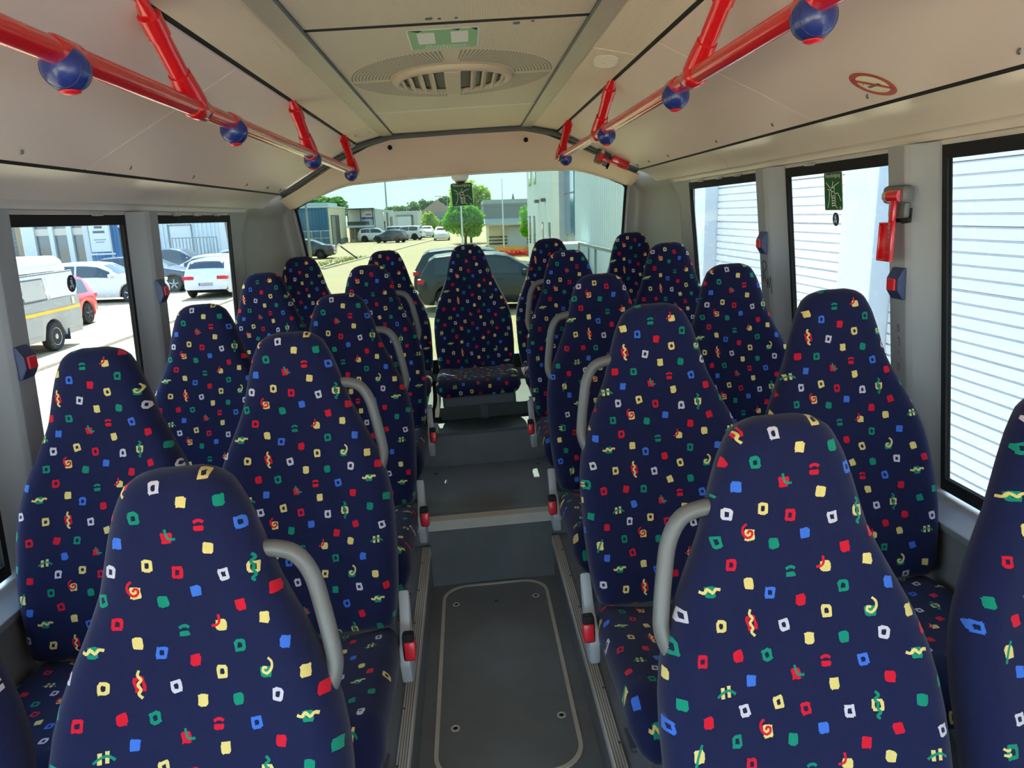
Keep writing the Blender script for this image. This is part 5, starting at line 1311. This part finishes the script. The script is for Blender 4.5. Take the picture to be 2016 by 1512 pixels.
for y0 in (38.6, 35.4): MB().cbox((-0.12, Yb(y0), 3.35), (0.22, 0.5, 0.16)).build('wall_camera', DGREY, b)
cb = MB().bbox((2.95-3.95, Yb(22.9), 0), (3.9-3.95, Yb(24.6), 1.75), 0.03).build('wall_box', mat('box_ice', rgb(196, 206, 206), 0.5), b)
for y0 in (14.2, 17.0, 19.5): MB().box((-0.9, Yb(y0), 0), (-0.85, Yb(y0)+0.06, 1.9)).build('gate_post', SLATE, b)
MB().box((-0.9, Yb(14.2), 1.85), (-0.85, Yb(19.5), 1.92)).build('gate_rail', SLATE, b)
# right: row of white sectional doors next to the bus
b = empty('door_building', (3.95, 4, GZ)); tag(b, 'white building with ribbed sectional doors close beside the bus', 'building', bl, ext=True)
Yb = lambda y: y-4
MB().box((0.12, Yb(-8), 0), (10, Yb(13.1), 8)).build('core', WALLG, b)
for (y0, y1) in ((11.2, 13.1), (6.45, 7.05), (1.6, 2.2), (-3.2, -2.6)):
    MB().box((-0.20, Yb(y0), 0), (0.14, Yb(y1), 8)).build('column', PALECOL, b, bevel=0.01)
MB().box((-0.05, Yb(-8), 5.0), (0.14, Yb(13.1), 8)).build('upper_wall', WALLW, b)
DW = mat('door_white', rgb(206, 209, 214), 0.45)
def ribpanel(y0, y1):
    prof = []
    n = 5; hh = 0.5
    for k in range(n):
        z = k*hh/n; prof += [(0.0, z+0.004), (0.0, z+hh/n-0.016), (0.022, z+hh/n-0.012), (0.022, z+hh/n-0.003)]
    poly = [(a, z) for a, z in prof] + [(0.05, hh-0.002), (0.05, 0.004)]
    return MB().prism(poly, y0, y1, 'xz')
for di, (y0, y1) in enumerate(((7.05, 11.2), (2.2, 6.45), (-2.6, 1.6), (-7.9, -3.2))):
    d = MB().box((0.045, Yb(y0), 0), (0.07, Yb(y1), 5.0)).build('sectional_door', DW, b)
    pm = meshonly(ribpanel(Yb(y0)+0.01, Yb(y1)-0.01), 'panel', DW)
    for k in range(10): put('panel', pm, d, (0, 0, 0.5*k))
# ---- poles
def pole(name, label, x, y, h, r, m, cat='pole', extra=None):
    t = empty(name, (x, y, GZ)); tag(t, label, cat, ext=True)
    MB().tube([(0, 0, 0), (0, 0, h*0.3), (0, 0, h)], [r*1.3, r, r*0.6], 10).build('shaft', m, t, smooth=True)
    MB().lathe([(r*2, 0), (r*2, 0.06), (r*1.3, 0.1)], 10).build('foot', m, t)
    if extra: extra(t)
POLEG = mat('pole_grey', rgb(132, 140, 140), 0.5)
pole('lamp_pole', 'tall thin lamp pole above the grey halls', -12.6, 121, 16, 0.12, POLEG)
pole('lamp_pole', 'grey pole beside the charcoal saloon car', -10.9, 51.5, 6.5, 0.09, POLEG)
pole('flag_pole', 'white flagpole before the striped building', 2.75, 52, 5.2, 0.055, mat('pole_white', rgb(206, 210, 206), 0.5))
pole('sign_pole', 'white pole in front of the round tree', -0.2, 53.0, 3.7, 0.07, mat('pole_white', rgb(206, 210, 206), 0.5))
def arm(t): MB().tube([(0, 0, 5.2), (-0.3, 0, 5.45), (-1.6, 0, 5.5)], [0.05, 0.05, 0.06], 8).build('arm', POLEG, t)
pole('street_lamp', 'street lamp with a bent arm behind the round tree', -2.2, 100, 5.2, 0.07, POLEG, 'street lamp', arm)
t = empty('barrier_pole', (-7.4, 50.6, GZ)); tag(t, 'leaning dark barrier pole with a white head', 'pole', ext=True)
MB().tube([(0, 0, 0), (-1.25, 0, 1.0)], 0.05, 8).build('shaft', DARK, t); MB().lathe([(0.1, -0.08), (0.14, 0), (0.08, 0.1)], 10, c=(-1.3, 0, 1.04)).build('head', WHITE, t)
o = MB().bbox((-6.9, 99.6, GZ+0.15), (-6.0, 100.6, GZ+1.25), 0.03).bbox((-6.95, 99.5, GZ+1.25), (-5.95, 100.7, GZ+1.4), 0.03).build('blue_bin', mat('bin_blue', rgb(46, 72, 150), 0.5)); tag(o, 'blue waste container with pale lid by the far cars', 'bin', ext=True)
# ---- trees
def leaf_mat(col):
    nm = 'leaf_'+col[0]
    if nm in MATS: return MATS[nm]
    m = mat(nm, col[1], 0.6, var=0.35, vscale=1.2); n = m.node_tree.nodes; l = m.node_tree.links
    t = n.new('ShaderNodeBsdfTranslucent'); t.inputs[0].default_value = tuple(min(1, c*1.3) for c in col[1][:3]) + (1,); mx = n.new('ShaderNodeMixShader'); mx.inputs[0].default_value = 0.45
    l.new(n['Principled BSDF'].outputs[0], mx.inputs[1]); l.new(t.outputs[0], mx.inputs[2]); l.new(mx.outputs[0], n['Material Output'].inputs[0])
    return m
def tree(name, label, x, y, zc, rx, rz, n, leaf, col, trunk_r=0.12, seed=1, lumps=7, group='street trees'):
    R = random.Random(seed); t = empty(name, (x, y, GZ)); tag(t, label, 'tree', group, ext=True)
    h = zc - GZ
    MB().tube([(0, 0, 0), (0.03, 0, h*0.5), (0, 0.02, h)], [trunk_r, trunk_r*0.8, trunk_r*0.4], 8).build('trunk', mat('bark', rgb(92, 78, 64), 0.9), t, smooth=True)
    cl = [(0, 0, 0, 0.8)]
    for k in range(lumps):
        a = R.random()*6.28; e = R.uniform(-0.8, 1.0); rr = R.uniform(0.45, 0.7)
        cl.append((math.cos(a)*math.cos(e)*rr, math.sin(a)*math.cos(e)*rr, math.sin(e)*rr, R.uniform(0.35, 0.5)))
    mb = MB(); vs = []; fs = []
    for i in range(n):
        cx, cy, cz, cr = R.choice(cl)
        while True:
            p = Vector((R.uniform(-1, 1), R.uniform(-1, 1), R.uniform(-1, 1)))
            if 0.5 < p.length < 1: break
        c = Vector(((cx + p.x*cr)*rx, (cy + p.y*cr)*rx, h + (cz + p.z*cr)*rz))
        u = Vector((R.uniform(-1, 1), R.uniform(-1, 1), R.uniform(-0.6, 0.6))).normalized()*leaf; w = u.orthogonal().normalized()*leaf*0.6
        w.rotate(Matrix.Rotation(R.random()*6.28, 3, u.normalized())); o = len(vs)
        vs += [c-u, c+w, c+u, c-w]; fs.append((o, o+1, o+2, o+3))
    mb.add(vs, fs); o = mb.build('crown', leaf_mat(col), t, recalc=False)
LG = ('bright', rgb(98, 168, 20)); DG = ('dark', rgb(78, 126, 46)); YG = ('yellow', rgb(148, 178, 48)); OG = ('olive', rgb(92, 124, 66))
tree('round_tree', 'clipped round green tree at the roadside', 0.0, 56.5, -0.33, 1.72, 1.62, 3600, 0.16, LG, seed=2, lumps=9)
tree('tall_tree', 'tall loose tree behind the round one', 0.6, 76, 1.1, 2.3, 3.2, 2600, 0.24, YG, seed=5)
tree('round_tree', 'small round tree half hidden behind the pale building', 4.75, 51, -0.5, 1.3, 1.3, 1500, 0.14, LG, seed=3)
tree('young_tree', 'yellow green tree far down the street', -5.5, 112, -0.6, 1.6, 1.9, 1200, 0.25, YG, seed=4)
tree('dark_tree', 'green trees above the blue hall', -20.6, 110, 1.6, 3.6, 2.3, 1800, 0.36, DG, seed=6, lumps=10)
for k, (x, zc, rx, rz) in enumerate(((-17.0, 1.4, 3.2, 2.4), (-13.6, 1.9, 2.8, 3.0), (-10.4, 2.0, 2.6, 3.2), (-7.6, 2.4, 2.6, 3.4), (-4.2, 2.6, 3.0, 4.0))):
    tree('distant_tree', '%s of the five distant trees above the far halls' % ['leftmost', 'second from left', 'middle', 'second from right', 'rightmost'][k], x, 186+k*9, zc, rx, rz, 1300, 0.42, OG, seed=20+k, group='distant trees')
tree('shrub', 'low shrub under the yellow green far tree', -7.0, 110, -1.9, 1.4, 0.7, 500, 0.22, DG, seed=8, trunk_r=0.05)
# ---- planting bed
fb = MB(); fr_ = MB(); RG = random.Random(5)
for k in range(2600):
    x = RG.uniform(1.9, 5.5); y = RG.uniform(48.6, 50.4); a = RG.random()*6.3; h = 0.35 + 0.35*RG.random()
    fb.add([(x-0.02, y, GZ), (x+0.02, y, GZ), (x+0.25*math.cos(a), y+0.25*math.sin(a), GZ+h)], [(0, 1, 2)])
o = fb.build('ornamental_grass', mat('golden_grass', rgb(208, 168, 84), 0.8), recalc=False); tag(o, 'golden grass at the back of the planting bed', 'grass', kind='stuff', ext=True)
for k in range(1800):
    x = RG.uniform(1.9, 5.2); y = RG.uniform(47.4, 48.3); z = GZ + 0.12 + 0.25*RG.random(); r = 0.05
    u = Vector((RG.uniform(-1, 1), RG.uniform(-1, 1), RG.uniform(-1, 1))).normalized()*r; w = u.orthogonal()
    c = Vector((x, y, z)); fr_.add([c-u, c+w, c+u, c-w], [(0, 1, 2, 3)])
o = fr_.build('red_flowers', mat('petal_red', rgb(206, 58, 48), 0.7, var=0.3, vscale=4), recalc=False); tag(o, 'red flowers at the front of the planting bed', 'flowers', kind='stuff', ext=True)

# ---- lean the street by the bus's tilt, then lift everything to floor level
Rt = Matrix.Rotation(TILT, 4, 'Y')
for o in EXT:
    o.matrix_world = Rt @ (Matrix.Translation(o.location) @ o.rotation_euler.to_matrix().to_4x4())
for o in list(COL.objects):
    if o.parent is None and o.type not in ('CAMERA', 'LIGHT'):
        o.location.z += EYE
